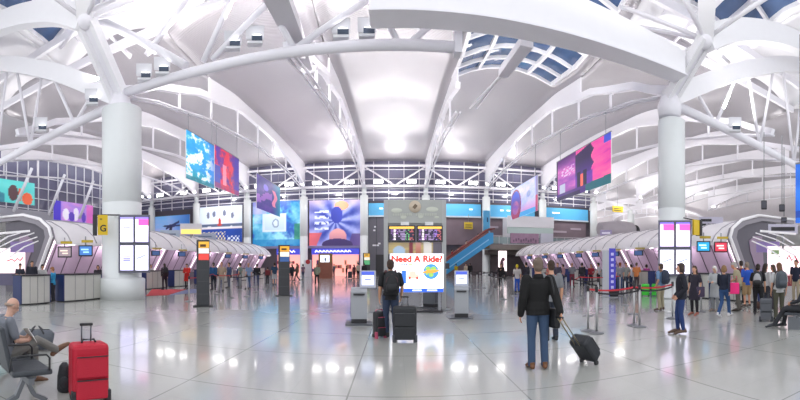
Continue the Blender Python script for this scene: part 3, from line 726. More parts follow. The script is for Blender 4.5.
def f_sunset(u, v):
    k = fz(u, v, 2.5, 6, 8); c = mixc(hx('c9349c'), hx('ff6a9c'), k*1.5 - .2)
    if u < .42: c = mixc(mixc(hx('8d3fa8'), hx('e07ac0'), k), hx('46215e'), max(0, v - .72)*3 + max(0, .26 - v)*3)
    if u < .03: c = hx('2a2140')
    if .40 < u < .745 - .05*abs(math.sin(v*11)) and .42 < v < .90 + (u - .4)*.4: c = mixc(hx('33264f'), hx('59309a'), max(0, .75 - v)*2)
    if .40 < u < .72 and .16 < v <= .42: c = mixc(hx('4a2c9a'), hx('8a3aa8'), k)
    for a in (.47, .585):
        if abs(u - a) < .035 and .14 < v < .5: c = hx('1d1738')
    if abs(u - .53) < .02 and .16 < v < .42: c = hx('ff6a5a')
    if v < .16 + .08*max(0, u - .6): c = hx('4a2a78') if u < .6 else hx('15606c')
    if v < .10 and u < .5: c = hx('2b1f4a')
    if .07 < u < .19 and .16 < v < .38: c = hx('b9bcd2')
    if .12 < u < .38 and .52 < v < .74 and noise.noise((u*26, v*26, 1)) > .12: c = hx('e8c3e2')
    if u > .90 and v > .84: c = hx('3f4fc0')
    return c
def f_pale(u, v):
    k = fz(u, v, 3, 3); c = mixc(hx('a9bcea'), hx('dcd3f0'), k*1.3 - .1)
    if v < .40 and u > .35: c = mixc(c, hx('e07ab8'), (.40 - v)*2.4)
    if v < .14 and u > .3: c = hx('4aa3dc')
    d = sd(u, v, .20, .42, .20, .46)
    if d < 1.12: c = mixc(hx('a83a5c'), hx('4a5fd0'), v*1.7 - .2); 
    if 1.0 < d < 1.12: c = hx('8a2f4a')
    if sd(u, v, .20, .34, .13, .22) < 1: c = mixc(hx('d8808c'), hx('7a4ab0'), k)
    if u > .93: c = hx('b23a6a') if v < .45 else hx('8a86b4')
    if sd(u, v, .70, .60, .06, .10) < 1: c = hx('8fa0c8')
    return c
def banner(name, label, X, za, zb_, h0, h1, fn):
    # the sheet faces the middle of the hall
    s = -1 if X > 0 else 1
    t = thing(name, label, 'banner', (X, (za + zb_)/2, h0))
    put('sheet', print_panel(zb_ - za, h1 - h0, fn, 90, 60, .05), picture('p', .45), t, (0, 0, (h1 - h0)/2), s*PI/2)  # the sheet emits its print colours to look brighter; it is no lamp
    for k in (-.42, .42): obj('hanger', MB().tube((0, k*(zb_ - za), h1 - h0), (0, k*(zb_ - za), lerp_tab(LOWER, (za + zb_)/2 + k*(zb_ - za)) - h0), .02, seg=6), GREY, t)
    obj('top_bar', MB().box((0, 0, h1 - h0 + .02), (.08, zb_ - za, .06)), GREY, t)
XB = 12.855
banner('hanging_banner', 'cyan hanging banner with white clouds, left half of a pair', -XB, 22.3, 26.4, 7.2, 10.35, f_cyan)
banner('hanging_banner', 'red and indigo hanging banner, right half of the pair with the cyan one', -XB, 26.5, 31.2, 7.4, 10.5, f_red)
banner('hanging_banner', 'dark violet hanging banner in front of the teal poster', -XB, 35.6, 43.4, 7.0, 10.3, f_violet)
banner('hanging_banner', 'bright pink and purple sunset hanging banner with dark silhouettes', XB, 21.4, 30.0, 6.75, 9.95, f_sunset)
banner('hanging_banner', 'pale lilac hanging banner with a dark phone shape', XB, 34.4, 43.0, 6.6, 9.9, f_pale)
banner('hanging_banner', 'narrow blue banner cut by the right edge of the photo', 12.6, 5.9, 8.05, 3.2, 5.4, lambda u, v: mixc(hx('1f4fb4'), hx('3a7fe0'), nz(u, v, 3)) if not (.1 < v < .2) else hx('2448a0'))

# ---- blue fascia, upper level, shops
BLUE = mat('fascia_blue', '#5ab4e4', .4, var=.08, vscale=.6)
BROWN = mat('upper_dark', '#75656e', .5, var=.25, vscale=.5)
def fascia(label, xa, xb, y=0, marks=()):
    t = thing('blue_fascia', label, 'sign fascia', ((xa + xb)/2, 56, 9.35))
    obj('panel', MB().box((0, 0, 0), (xb - xa, .12, 1.7)), BLUE, t)
    obj('soffit_strip', MB().box((0, -.1, -.98), (xb - xa, .3, .2)), mat('soffit', '#c9d4de', .4), t)
    [obj('white_lettering', MB().box((m, -.08, .1), (wd, .02, .18)), glow('#ffffff', .8), t) for m, wd in marks]
for lab, xa, xb, mk in (('bright blue fascia over the dark panels left of the departures stand', -3.7, 3.6, ((-1.9, .5), (-1.2, .6), (-.4, .5))), ('bright blue fascia between the departures stand and the escalator column', 4.9, 12.2, ((2.2, .5),)),
                        ('bright blue fascia behind the pale hanging banner', 13.4, 20.4, ((-1.6, .5), (-.6, .5))), ('bright blue fascia under the pink hanging banner', 21.9, 29.3, ((-1.8, 1.2),))): fascia(lab, xa, xb, marks=mk)
t = thing('dark_panel_wall', 'tall charcoal panels with white marks left of the departures stand', 'wall panels', (-.2, 56.1, 0))
obj('panels', MB().box((0, 0, 4.2), (7.2, .12, 8.3)), mat('charcoal_panel', '#66646f', .45, var=.08), t)
mb = MB(); [mb.box((x, -.09, 4.2), (.05, .05, 8.3)) for x in (-2.4, -.8, .8, 2.4)]; obj('panel_joints', mb, DARK, t)
mb = MB(); [mb.box((x, -.08, h), (wd, .02, .22)) for x, h, wd in ((-2.7, 6.4, .3), (-2.6, 6.9, .25), (-2.5, 4.3, .9), (-2.0, 4.55, .35), (-.6, 6.3, .4))]; obj('white_lettering', mb, plain('#e5e5ea'), t)
obj('doorway', MB().box((-1.4, -.1, 1.5), (2.2, .05, 3.0)), DARK, t)
t = thing('upper_gallery', 'dark upper gallery with ledge and rail behind the blue escalator', 'gallery', (20, 56, 0))
obj('back_panel', MB().box((-3, .1, 6.4), (24, .1, 4.0)), BROWN, t)
obj('ledge', MB().box((1, -2.2, 3.95), (17, 4.4, .7)), mat('ledge_tan', '#8a7f78', .5, var=.1), t)
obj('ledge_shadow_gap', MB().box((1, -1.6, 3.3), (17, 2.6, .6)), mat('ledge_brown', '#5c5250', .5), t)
mb = MB(); [mb.box((1 + x, -4.2, 4.9), (.05, .05, 1.1)) for x in [-8.4 + 1.2*k for k in range(15)]]; mb.box((1, -4.2, 5.45), (17, .07, .07)); obj('rail', mb, STEEL, t)
obj('glass_panels', MB().box((1, -4.15, 4.85), (17, .03, .9)), mat('rail_glass', '#a9c4c4', .1, alpha=.45), t)
for x, h, wd in ((4.5, 6.6, 2.2), (7.2, 7.1, 1.8), (-5.9, 7.0, 1.4), (2.2, 6.0, 1.2)): obj('shelf_display', MB().box((x, 0, h), (wd, .05, .3)), plain('#a89aa6'), t)
t = thing('white_kiosk_room', 'white boxed shop on the upper level with pale green glass and pink window', 'upper shop', (18.2, 51.5, 4.3))
obj('fascia', MB().box((0, 0, 3.1), (6.6, .5, 1.5)), WHITE, t)
obj('glass_band', MB().box((0, .1, 1.95), (6.6, .3, .9)), mat('green_glass', '#c3d6d0', .15), t)
obj('window', MB().box((-.9, .0, .85), (4.0, .3, 1.35)), mat('pink_window', '#a27f98', .25, var=.3, vscale=1.2, emit=0), t)
obj('white_panel', MB().box((2.3, .0, .85), (1.9, .3, 1.5)), plain('#cfd0dc'), t)
mb = MB(); [mb.box((-2.5 + .35*k, -.17, .5 + .12*(k % 3)), (.2, .03, .3 + .1*(k % 2))) for k in range(10)]; obj('display', mb, plain('#6e4f6d'), t)
obj('side_wall', MB().box((0, 2.4, 1.8), (6.6, .2, 4)), plain('#cfcdd2'), t)
t = thing('blue_pylon', 'tall blue advertising pylon at the head of the escalator', 'sign pylon', (11.75, 50.5, 3.2))
obj('panel', MB().box((0, 0, 2.9), (.85, .25, 5.0)), BLUE, t); obj('lower_picture', MB().box((0, -.14, 1.2), (.8, .04, 1.5)), plain('#6b5a3c'), t)
obj('mark', MB().box((.1, -.15, 4.2), (.16, .03, .6)), plain('#1e4f86'), t)
# escalator
t = thing('escalator', 'blue sided escalator with dark red handrail climbing to the right', 'escalator', (5.6, 48.6, 0))
dx, dh = 6.0, 4.1
mb = MB(); mb.prism([(0, -.05), (0, 1.5), (dx, 1.5 + dh), (dx + .6, 1.5 + dh), (dx + .6, dh + .2), (dx, dh - .1)], .12); obj('side_panel', mb, mat('escalator_blue', '#2f97d0', .35, var=.05), t)
mb = MB(); mb.prism([(0, -.05), (0, 1.5), (dx, 1.5 + dh), (dx + .6, 1.5 + dh), (dx + .6, dh + .2), (dx, dh - .1)], .12, origin=(0, 1.5, 0)); obj('side_panel', mb, mat('escalator_blue', '#2f97d0', .35), t)
mb = MB(); mb.prism([(.1, .55), (dx, dh + .55), (dx, dh + .70), (.1, .70)], .03, origin=(0, -.05, 0)); obj('side_stripe', mb, plain('#8ccdf0'), t)
mb = MB()
for k in range(14): mb.box((.3 + dx*k/14, .8, .45 + dh*k/14), (.43, 1.25, .3))
obj('steps', mb, DARK, t)
for yy in (.05, 1.55): obj('handrail', MB().loft([(-.3, yy, 1.75), (.2, yy, 1.95), (dx, yy, 1.95 + dh), (dx + .8, yy, 2.0 + dh)], .11, seg=8), plain('#7c3430'), t)
mb = MB(); mb.prism([(0, 1.4), (dx, 1.4 + dh), (dx, 1.9 + dh), (0, 1.9)], .03, origin=(0, .06, 0)); obj('balustrade_glass', mb, mat('balustrade', '#8a5a55', .2), t)
for k, (q, c) in enumerate(((.25, '#b9323a'), (.38, '#d8d3cf'), (.55, '#c9b9a8'), (.8, '#7a2f33'))):
    person('distant escalator rider in %s' % ('red', 'white', 'tan', 'dark red')[k], (5.6 + dx*q, 49.4, .62 + dh*round(q*14)/14), -90, 'stand', 1.7, 'long', c, 'trousers', '#2b2b33', vox=.03)
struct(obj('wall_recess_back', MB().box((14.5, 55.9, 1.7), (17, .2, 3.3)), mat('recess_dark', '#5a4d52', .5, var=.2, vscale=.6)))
t = thing('lit_advert', 'white lit advert board under the gallery right of the escalator', 'advert', fl(502.5, 279) )
obj('board', MB().box((0, 0, 2.0), (.95, .12, 2.3)), glow('#f6e3e6', .9), t); mb = MB(); mb.ball((-.1, -.07, 1.6), (.22, .03, .6)); mb.ball((.05, -.08, 2.2), (.2, .03, .22)); obj('figure_print', mb, plain('#6a4552'), t); obj('base', MB().box((0, 0, .45), (.8, .3, .9)), DARK, t)
# yellow direction sign in the gallery and hanging in the far hall
for lab, p, w_ in (('yellow direction sign in the dark upper gallery beside the escalator column', (10.3, 55.5, 7.1), 1.2), ('yellow sign hanging in the far hall beyond the blue fascia', (33.6, 54, 10.4), 1.9)):
    t = thing('direction_sign', lab, 'sign', p); obj('panel', MB().box((0, 0, 0), (w_, .15, .95)), mat('sign_yellow', '#c9ad2a', .4), t)
    mb = MB(); [mb.box((0, -.09, k), (w_*.75, .02, .12)) for k in (-.22, .08)]; obj('print', mb, DARK, t); obj('hanger', MB().tube((0, 0, .45), (0, 0, 1.6 if w_ < 1.5 else 4.0), .03, seg=6), GREY, t)
# shops under the posters
PINK = mat('shop_glow', '#e88a84', .4, emit=.9); 
def shop(label, xa, xb, sign, script):
    t = thing('duty_free_shop', label, 'shop', ((xa+xb)/2, 56, 0)); wd = xb - xa
    obj('lit_interior', MB().box((0, .1, 1.55), (wd, .1, 3.1)), glow('#f2a79c', .75), t)
    obj('sign_band', MB().box((0, -.15, 3.45), (wd, .3, .85)), glow('#3a3fb0', .7), t)
    mb = MB()
    for k in range(int(wd*1.6)): mb.loft([(-wd*.42 + k*.52, -.33, 3.35), (-wd*.42 + k*.52 + .2, -.33, 3.62), (-wd*.42 + k*.52 + .42, -.33, 3.38)], .07, seg=6)
    obj('script_sign', mb, glow('#f4f2ff', 1.6), t)
    mb = MB(); random.seed(int(xa*10))
    for k in range(int(wd*3)): obj('goods_display', MB().box((-wd/2 + .2 + k/3, -.1 - .2*random.random(), random.choice((.8, 1.3, 1.9))), (.28, .25, .35 + .3*random.random())), plain(random.choice(('#9c3c50', '#c88a6a', '#6a3a6a', '#e0c0b0'))), t)
    for x in (-wd/2, wd/2): obj('door_post', MB().box((x, -.15, 1.5), (.16, .3, 3.0)), plain('#5a4a6a'), t)
    return t
shop('pink-lit shop front with white script sign under the purple poster', -11.8, -5.0, 0, 1)
shop('narrow pink-lit shop front under the teal poster behind the black totem', -17.0, -13.4, 0, 1)
t = thing('promo_screen', 'small promotional stand with a bright screen before the pink shop', 'display stand', fl(325.5, 278.5))
obj('cabinet', MB().box((0, 0, .9), (1.6, .7, 1.8)), mat('cabinet_brown', '#8c5240', .5, var=.3), t); obj('screen_case', MB().box((0, 0, 2.3), (1.6, .3, 1.2)), plain('#8a6b3a'), t); obj('screen', MB().box((-.05, -.17, 2.3), (1.05, .04, .8)), glow('#e6ecff', 1.2), t); obj('figure', MB().ball((0, -.2, 2.2), (.1, .02, .28)), DARK, t)
# ---------------------------------------------------------------- check-in islands
LILAC = mat('pod_wall_lilac', '#c9b0c9', .4, var=.05); CANOPY = mat('canopy_skin', '#fbf8fa', .4, var=.02)
RIM = mat('pod_rim', '#8d8890', .4, var=.05); LIGHTSTRIP = glow('#fff2f6', 1.1)
PROF = [(15.7, 2.85), (15.95, 3.25), (16.5, 3.68), (17.3, 4.05), (18.6, 4.35), (20.5, 4.42), (24, 4.2), (27, 3.8), (29, 3.2)]
def pod(s, z0, z1, label):
    t = thing('check_in_island', label, 'check-in island', (s*17, z0, 0)); O = Vector((s*17, z0, 0))
    P = lambda x, z, h: Vector((s*x, z, h)) - O
    n = int((z1 - z0)/2)
    mb = MB(); pts = [[mb.bm.verts.new(P(x, z0 + (z1 - z0)*k/n, h + (.10*math.sin(k*PI) if 0 else 0))) for x, h in PROF] for k in range(n+1)]
    pu = [[mb.bm.verts.new(P(x, z0 + (z1 - z0)*k/n, h - .14)) for x, h in PROF] for k in range(n+1)]
    m = len(PROF)
    for k in range(n):
        for i in range(m-1):
            for g in (pts, pu):
                f = mb.bm.faces.new((g[k][i], g[k+1][i], g[k+1][i+1], g[k][i+1])); f.smooth = True
        for i in (0, m-1): mb.bm.faces.new((pts[k][i], pts[k+1][i], pu[k+1][i], pu[k][i]))
    obj('canopy', mb, CANOPY, t)
    mb = MB()
    for k in range(n): 
        z = z0 + (z1 - z0)*(k + .5)/n; mb.loft([P(x, z, h + .03) for x, h in PROF[:6]], .035, seg=6)
    obj('canopy_ribs', mb, plain('#b9b3ba'), t)
    mb = MB(); mb.hexa([P(17.3, z0, .9), P(17.5, z0, .9), P(17.5, z1, .9), P(17.3, z1, .9), P(16.05, z0, 3.05), P(16.25, z0, 3.15), P(16.25, z1, 3.15), P(16.05, z1, 3.05)]); obj('back_wall', mb, LILAC, t)
    mb = MB(); 
    for k in range(int((z1 - z0)/1.1)):
        z = z0 + .5 + k*1.1; mb.beam([P(17.28, z, .9), P(16.03, z, 3.05)], .035, .05, up=(0, 1, 0))
    obj('wall_joints', mb, plain('#6a5868'), t)
    for k in range(int((z1 - z0)/5.4) + 1):
        z = z0 + .15 + k*5.4
        if z < z1: obj('light_strip', MB().beam([P(17.2, z, 1.0), P(15.98, z, 2.95)], .07, .06, up=(0, 1, 0)), LIGHTSTRIP, t)
    obj('light_strip', MB().beam([P(15.95, z0, 2.82), P(15.95, z1, 2.82)], .10, .08), LIGHTSTRIP, t)
    mb = MB(); mb.box(P(17.2, (z0 + z1)/2, .5), (.25, z1 - z0, 1.0)); obj('plinth', mb, plain('#6d6670'), t)
    # the arched end
    mb = MB(); e = [(17.1, .0), (17.0, .9), (16.1, 2.5), (15.75, 3.1), (15.95, 3.6), (16.7, 4.1), (18.2, 4.48), (22, 4.6)]; i_ = [(22, 4.3), (18.6, 4.2), (17.1, 3.85), (16.4, 3.5), (16.3, 3.1), (16.6, 2.5), (17.45, 1.0), (17.5, 0)]
    mb.prism(e + i_, .25, origin=-O + Vector((0, z0 - .3, 0)), ax=(s, 0, 0)); obj('end_arch', mb, RIM, t)
    obj('end_rim', MB().loft([P(x, z0 - .32, h) for x, h in e], .09, seg=8), CANOPY, t)
    mb = MB(); mb.prism([(17.5, 0), (17.45, 1.0), (16.6, 2.5), (16.3, 3.1), (16.4, 3.5), (17.1, 3.85), (18.6, 4.2), (20.2, 4.2), (20.2, 0)], .1, origin=-O + Vector((0, z0 - .15, 0)), ax=(s, 0, 0)); obj('end_panel', mb, mat('pod_end_dark', '#5c5862', .5, var=.1), t)
    mb = MB(); mb.prism([(18.3, 1.1), (17.6, 2.4), (17.5, 3.0), (18.0, 3.3), (18.7, 3.3), (18.9, 1.1)], .04, origin=-O + Vector((0, z0 - .2, 0)), ax=(s, 0, 0)); obj('end_inset', mb, mat('pod_inset', '#8f7a90', .4), t)
    return t
pod(-1, 13.9, 49, 'long check-in island with white canopy and lilac wall starting behind the broad clad column')
pod(1, 14.5, 50.5, 'long check-in island with white canopy and lilac wall starting behind the slender clad column')
# counters near the pods
STEELC = mat('counter_steel', '#c6c5be', .42, metal=.2, var=.06, vscale=2)
def desk(label, X, z, wd, s, steel=True, mon=None, group=None):
    """a check-in desk facing the middle of the hall"""
    t = thing('check_in_desk', label, 'check-in desk', (X, z, 0), PI/2*s if 0 else (PI/2 if s < 0 else -PI/2), group)   # local -Y looks to the hall
    # local x runs along the desk
    mb = MB(); n = 8
    front = [(-wd/2 + wd*k/n, -.32 - .10*math.sin(PI*k/n)) for k in range(n+1)]
    mb.prism([(x, y) for x, y in front] + [(wd/2, .25), (-wd/2, .25)], 1.12, origin=(0, 0, .06), ax=(1, 0, 0), ay=(0, 1, 0), az=(0, 0, 1)); obj('front_panel', mb, STEELC, t)
    mb = MB(); mb.prism([(x*1.02, y - .05) for x, y in front] + [(wd/2*1.02, .32), (-wd/2*1.02, .32)], .06, origin=(0, 0, 1.18), ax=(1, 0, 0), ay=(0, 1, 0), az=(0, 0, 1)); obj('worktop', mb, DARK, t)
    for k in (1, 2, 3): obj('seam', MB().box((-wd/2 + wd*k/4, -.42 + .04*abs(k - 2)*.8, .62), (.015, .03, 1.1)), plain('#77777a'), t)
    mb = MB(); mb.box((0, -.05, .03), (wd*.98, .5, .06)); obj('toe_kick', mb, DARK, t)
    for e in (1, -1): obj('end_panel', MB().box((e*(wd/2 + .02), -.05, .62), (.06, .55, 1.15)), NAVY, t)
    return t
d1 = desk('brushed steel check-in desk nearest the left edge, left of the gap with the blue-shirted customer', -13.35, 10.4, 1.5, -1)
desk('brushed steel check-in desk between the blue-shirted customer and the clad column', -13.25, 13.1, 2.4, -1)
def monitor(label, p, face, screen, accent):
    t = thing('hanging_monitor', label, 'monitor', p, face)
    obj('case', MB().box((0, 0, 0), (.70, .14, .54), bev=.03), BLACK, t); obj('screen', MB().box((0, -.08, 0), (.58, .02, .42)), glow(screen, .55), t)
    mb = MB(); [mb.box((q, -.095, r), (wq, .01, .07)) for q, r, wq in ((-.04, .06, .36), (.02, -.07, .28))]; obj('screen_text', mb, glow(accent, .7), t)
    obj('bracket', MB().tube((0, .05, .26), (0, .05, .7), .03, seg=6), GREY, t)
    obj('yellow_number_sign', MB().box((.08, -.02, .46), (.56, .08, .12)), mat('sign_yellow', '#c9ad2a', .4), t)
fa = lambda x: -rd(x)
monitor('hanging monitor with tan screen over the desks by the broad column, nearer the pod arch', at(64.7, 252, 19.5), fa(64), '#8f7f86', '#d9c4b6')
monitor('hanging monitor with blue screen over the desks by the broad column, nearer the clad column', at(85.6, 250.8, 19.5), fa(84.5), '#3f73b8', '#9fd0f0')
monitor('hanging monitor with cyan screen over the desks by the slender column beside the clad column', at(703.5, 246.5, 20), fa(703.5), '#23a0d8', '#c8f0ff')
monitor('hanging monitor with red screen over the desks by the slender column nearer the pod arch', at(721, 247, 20), fa(721), '#c8324a', '#ffd6d6')
k = 0
for s, zs in ((-1, (22.5, 26, 30, 34.5, 39, 44)), (1, (22, 25, 28, 31, 35, 39, 44))):
    side = 'broad-column' if s < 0 else 'slender-column'
    for i, z in enumerate(zs):
        nth = ('nearest', 'second', 'third', 'fourth', 'fifth', 'sixth', 'seventh')[i]
        desk('lilac-grey check-in desk under the %s canopy, %s beyond the clad column' % (side, nth), s*15.6, z, 2.3, s)
        t = thing('hanging_monitor', 'small dark desk monitor under the %s canopy edge, %s beyond the clad column' % (side, nth), 'monitor', (s*15.35, z, 2.42), s*-PI/4 if 0 else (PI/2 if s < 0 else -PI/2)*.6)
        obj('case', MB().box((0, 0, 0), (.62, .12, .36)), BLACK, t); obj('screen', MB().box((0, -.08, 0), (.50, .02, .26)), glow('#39527e', .5), t); obj('yellow_number_sign', MB().box((.1, -.02, .30), (.66, .08, .13)), mat('sign_olive', '#b5a35a', .4), t); obj('hanger', MB().tube((0, .04, .15), (0, .04, .75), .02, seg=6), GREY, t)
# signs on the canopies
def board(name, label, c, w_, h_, m, face, marks, cat='sign', mc=None, post=0):
    t = thing(name, label, cat, c, face); obj('panel', MB().box((0, 0, 0), (w_, .12, h_)), m, t)
    mb = MB()
    for q, r, ww, hh in marks: mb.box((q*w_, -.07, r*h_), (ww*w_, .03, hh*h_))
    obj('print', mb, mc or DARK, t)
    if post: obj('post', MB().tube((0, .05, -h_/2), (0, .05, -h_/2 - post), .05, seg=8), GREY, t)
    return t
LBOX = plain('#c3bfd0')
lines2 = [(-.2, .22, .45, .22), (.16, -.18, .6, .24), (-.3, -.18, .2, .24)]
board('canopy_sign', 'grey canopy sign with two dark lines right of the slender clad column', at(711, 223, 25), 1.5, .75, LBOX, fa(711), lines2, post=.9)
board('canopy_sign', 'grey canopy sign at the right edge above the slatted canopy', at(783, 229, 19), 1.4, .45, LBOX, fa(783), [(0, 0, .8, .4)], post=.7)
for lab, x, y, r, w_, c in (('pale blue canopy sign over the broad-column island beside the screens', 170, 236, 33, 1.6, '#b9c6d6'), ('white canopy sign with golden lower half over the broad-column island', 191, 229, 35, 1.9, '#e4e2e6'), ('grey canopy sign farther along the broad-column island before the balloon poster', 205, 238, 40, 2.2, '#aab4c8')):
    board('canopy_sign', lab, at(x, y, r), w_, .95, plain(c), fa(x), [(0, .15, .6, .12), (0, -.12, .5, .1)] if x != 191 else [(0, -.25, .9, .42)], mc=glow('#f0c868', .8) if x == 191 else plain('#6b7a94'), post=.8)
for lab, x, y, r, w_ in (('lilac canopy sign on the slender-column island left of the pillar in the far hall', 637, 237, 36, 1.5), ('small lilac canopy sign on the slender-column island under the yellow sign', 606, 233, 48, 1.4)):
    board('canopy_sign', lab, at(x, y, r), w_, .7, plain('#a49ac0'), fa(x), [(0, 0, .7, .3)], mc=plain('#ece8f6'), post=.8)
t = thing('round_pod_end', 'rounded dark pod with red stripe beyond the slender-column canopy in the far hall', 'pod', at(618, 236, 50)); t.location.z = 4.85
obj('shell', MB().loft([(-2.6, 0, 1.0), (0, 0, 1.25), (1.9, 0, 1.2), (2.7, 0, .9)], [(.9, .9), (1.0, 1.0), (.95, .95), (.5, .5)], side=(0, 1, 0), seg=16), plain('#b9b2b8'), t); obj('dark_cap', MB().ball((2.6, 0, .95), (.5, .9, .9)), DARK, t); obj('red_stripe', MB().box((-.2, -.95, .3), (4.2, .1, .25)), plain('#c04a4a'), t); obj('stand', MB().box((0, 0, -.1), (3.6, .8, .6)), GREY, t)
# yellow letter signs beside the clad columns
t = thing('letter_sign', 'yellow box sign with black letter G on the broad clad column', 'sign', at(101, 225, 18.4), fa(101))
obj('face', MB().box((.08, 0, 0), (.46, .1, .92)), mat('sign_yellow2', '#dcb80f', .4), t); obj('side_case', MB().box((-.28, .12, 0), (.2, .3, .95)), DARK, t); letters(t, 'G', .42, BLACK, (.1, -.06, -.17), 'letter', .008)
obj('dots', MB().box((0, -.055, .26), (.1, .02, .08)), plain('#8f7a10'), t); obj('bracket', MB().tube((0, .05, .47), (.9, .3, .5), .035, seg=6), DARK, t)
t = thing('letter_sign', 'yellow box sign seen edge-on right of the slender clad column', 'sign', at(696, 227.5, 19.5), fa(696) + .9)
obj('face', MB().box((0, 0, 0), (.46, .1, .75)), mat('sign_yellow2', '#dcb80f', .4), t); obj('side_case', MB().box((.3, .05, 0), (.16, .3, .78)), DARK, t); obj('bracket', MB().tube((0, .05, .36), (-.7, .2, .42), .03, seg=6), DARK, t)
# neighbouring islands glimpsed at both edges of the photo
t = thing('lit_wall_sign', 'white backlit wall sign with red script at the far left edge', 'lit sign', at(9, 261, 21.5), fa(9)); 
obj('panel', MB().box((0, 0, 0), (1.75, .1, 1.35), bev=.04), glow('#f8e0e4', .8), t); mb = MB(); mb.loft([(-.1, -.07, .0), (.15, -.07, .1), (.3, -.07, -.02), (.45, -.07, .14), (.6, -.07, .02), (.75, -.07, .2)], .03, seg=6); obj('script', mb, plain('#d0203a'), t); obj('plinth', MB().box((0, .1, -.98), (1.9, .3, .65)), plain('#6a6680'), t)
t = thing('lit_wall_sign', 'long white backlit wall panel with red and green marks at the far right edge', 'lit sign', at(785, 261, 20.5), fa(785))
obj('panel', MB().box((0, 0, 0), (1.8, .1, 1.5)), glow('#f6e0e5', .75), t); mb = MB(); mb.loft([(.1, -.07, .1), (.2, -.07, .3), (.35, -.07, .02), (.5, -.07, .25), (.7, -.07, -.1)], .035, seg=6); obj('script', mb, plain('#d0304a'), t); obj('green_exit_mark', MB().box((-.5, -.07, .45), (.4, .03, .22)), plain('#9db98a'), t); obj('plinth', MB().box((0, .1, -.98), (1.9, .3, .6)), plain('#8a3040'), t)
for s, lab in ((-1, 'white slatted canopy fins of the next island at the left edge'), (1, 'white slatted canopy fins of the next island at the right edge')):
    px = (lambda x: 790 - x) if s > 0 else (lambda x: x); t = thing('slatted_canopy', lab, 'canopy', at(px(18), 246, 17.5)); O = t.location.copy()
    for a, b, c, d in ((-6, 250, 34, 233), (-6, 256, 37, 237), (-4, 244, 20, 233), (10, 257, 38, 241)): obj('fin', MB().beam([at(px(a), b, 17.5) - O, (at(px((a + c)/2), (b + d)/2 - 2, 17.8) - O), at(px(c), d, 18.2) - O], .09, .045), CANOPY, t)
    obj('edge_beam', MB().beam([at(px(-6), 234, 19) - O, at(px(30), 231, 19) - O], .12, .10), CANOPY, t)
    obj('lilac_soffit', MB().box(at(px(22), 247, 20.6) - O, (1.2, .1, .55), rot=Matrix.Rotation(fa(px(22)), 3, 'Z')), mat('soffit_lilac', '#8d78b0', .4), t)
for k, (x, y) in enumerate(((764, 205), (782, 208), (784, 220))):
    t = thing('ceiling_speaker', ('dark box loudspeaker hanging high at the right, leftmost of three', 'dark box loudspeaker hanging high at the right, above the other near the edge', 'small dark box hanging low at the right edge over the grey canopy sign')[k], 'loudspeaker', at(x, y, 22), fa(x)); obj('case', MB().box((0, 0, 0), (.32, .26, .48 - .1*k), bev=.04), DARK, t); obj('hanger', MB().tube((0, 0, .2), (0, 0, 4), .025, seg=6), GREY, t); obj('grille', MB().box((0, -.14, 0), (.26, .02, .38 - .1*k)), plain('#4a4a55'), t)
# carpets before the left desks
for lab, c, pts in (('red carpet mat on the floor beside the broad clad column', '#d8484f', ((146, 296), (152, 289.5), (186, 289.5), (168, 295))), ('grey-blue carpet mat beside the red one before the broad-column desks', '#8c95bd', ((170, 295), (188, 289.5), (205, 288.5), (199, 292.5)))):
    P = [fl(*q) for q in pts]; c0 = sum(P, Vector())/4; mb = MB(); mb.hexa([p - c0 + Vector((0, 0, .002)) for p in P] + [p - c0 + Vector((0, 0, .015)) for p in P]); tag(obj('carpet_mat', mb, cloth(c), loc=c0), lab, 'mat')
# ---------------------------------------------------------------- screens on the clad columns
def f_scr(kind):
    def f(u, v):
        if kind == 'list':
            c = mixc(hx('e9e6fb'), hx('d7d2f6'), v)
            if v > .92: c = hx('8d86d8')
            if (.55 < v < .60 or .22 < v < .27) and .2 < u < .8: c = hx('8f90aa')
            return c
        if kind == 'pink':
            c = mixc(hx('f4ecff'), hx('b9a8f2'), max(0, .35 - v)*2)
            if v > .92: c = hx('7f6ae0')
            if .66 < v < .90 and u > .25: c = hx('ee4f9f')
            return c
        if kind == 'icons':
            c = hx('d4cff6'); 
            if .32 < v < .55 and .25 < u < .75: c = hx('6a6aa6') if math.sin(v*70) > 0 else c
            return c
        c = hx('ece9ff')
        if abs(v - .55 - (u - .5)*.22) < .03 and .15 < u < .85: c = hx('7c86b4')
        return c
    return f
def screens(label, x, y0, y1, r, wpx, kinds):
    c = at(x, (y0 + y1)/2, r); w_ = wpx/F*r; h_ = (y1 - y0)/F*r
    t = thing('display_cabinet', label, 'display', c, fa(x))
    obj('cabinet', MB().box((0, .14, 0), (w_ + .08, .22, h_ + .08)), mat('cabinet_grey', '#7a7a88', .4), t)
    for i, kd in enumerate(kinds):
        cx = (-.25, .25)[i % 2]*w_; cz = (.25, -.25)[i // 2]*h_
        s = obj('screen_bezel', MB().box((cx, .02, cz), (w_*.485, .08, h_*.485)), mat('bezel', '#5b5b6a', .4), t)
        put('screen', print_panel(w_*.43, h_*.44, f_scr(kd), 20, 40, .02), picture('s', 1.0), s, (cx, -.035, cz))
    obj('wall_bracket', MB().box((0, .45, 0), (.3, .6, h_*.6)), GREY, t)
screens('four white and pink display screens in a grey cabinet on the broad clad column', 134.3, 215.5, 272, 18.6, 30, ('list', 'pink', 'icons', 'swoosh'))
screens('four pink-topped display screens in a grey cabinet on the slender clad column', 675, 221, 275.5, 19.0, 32, ('pink', 'pink', 'swoosh', 'swoosh'))
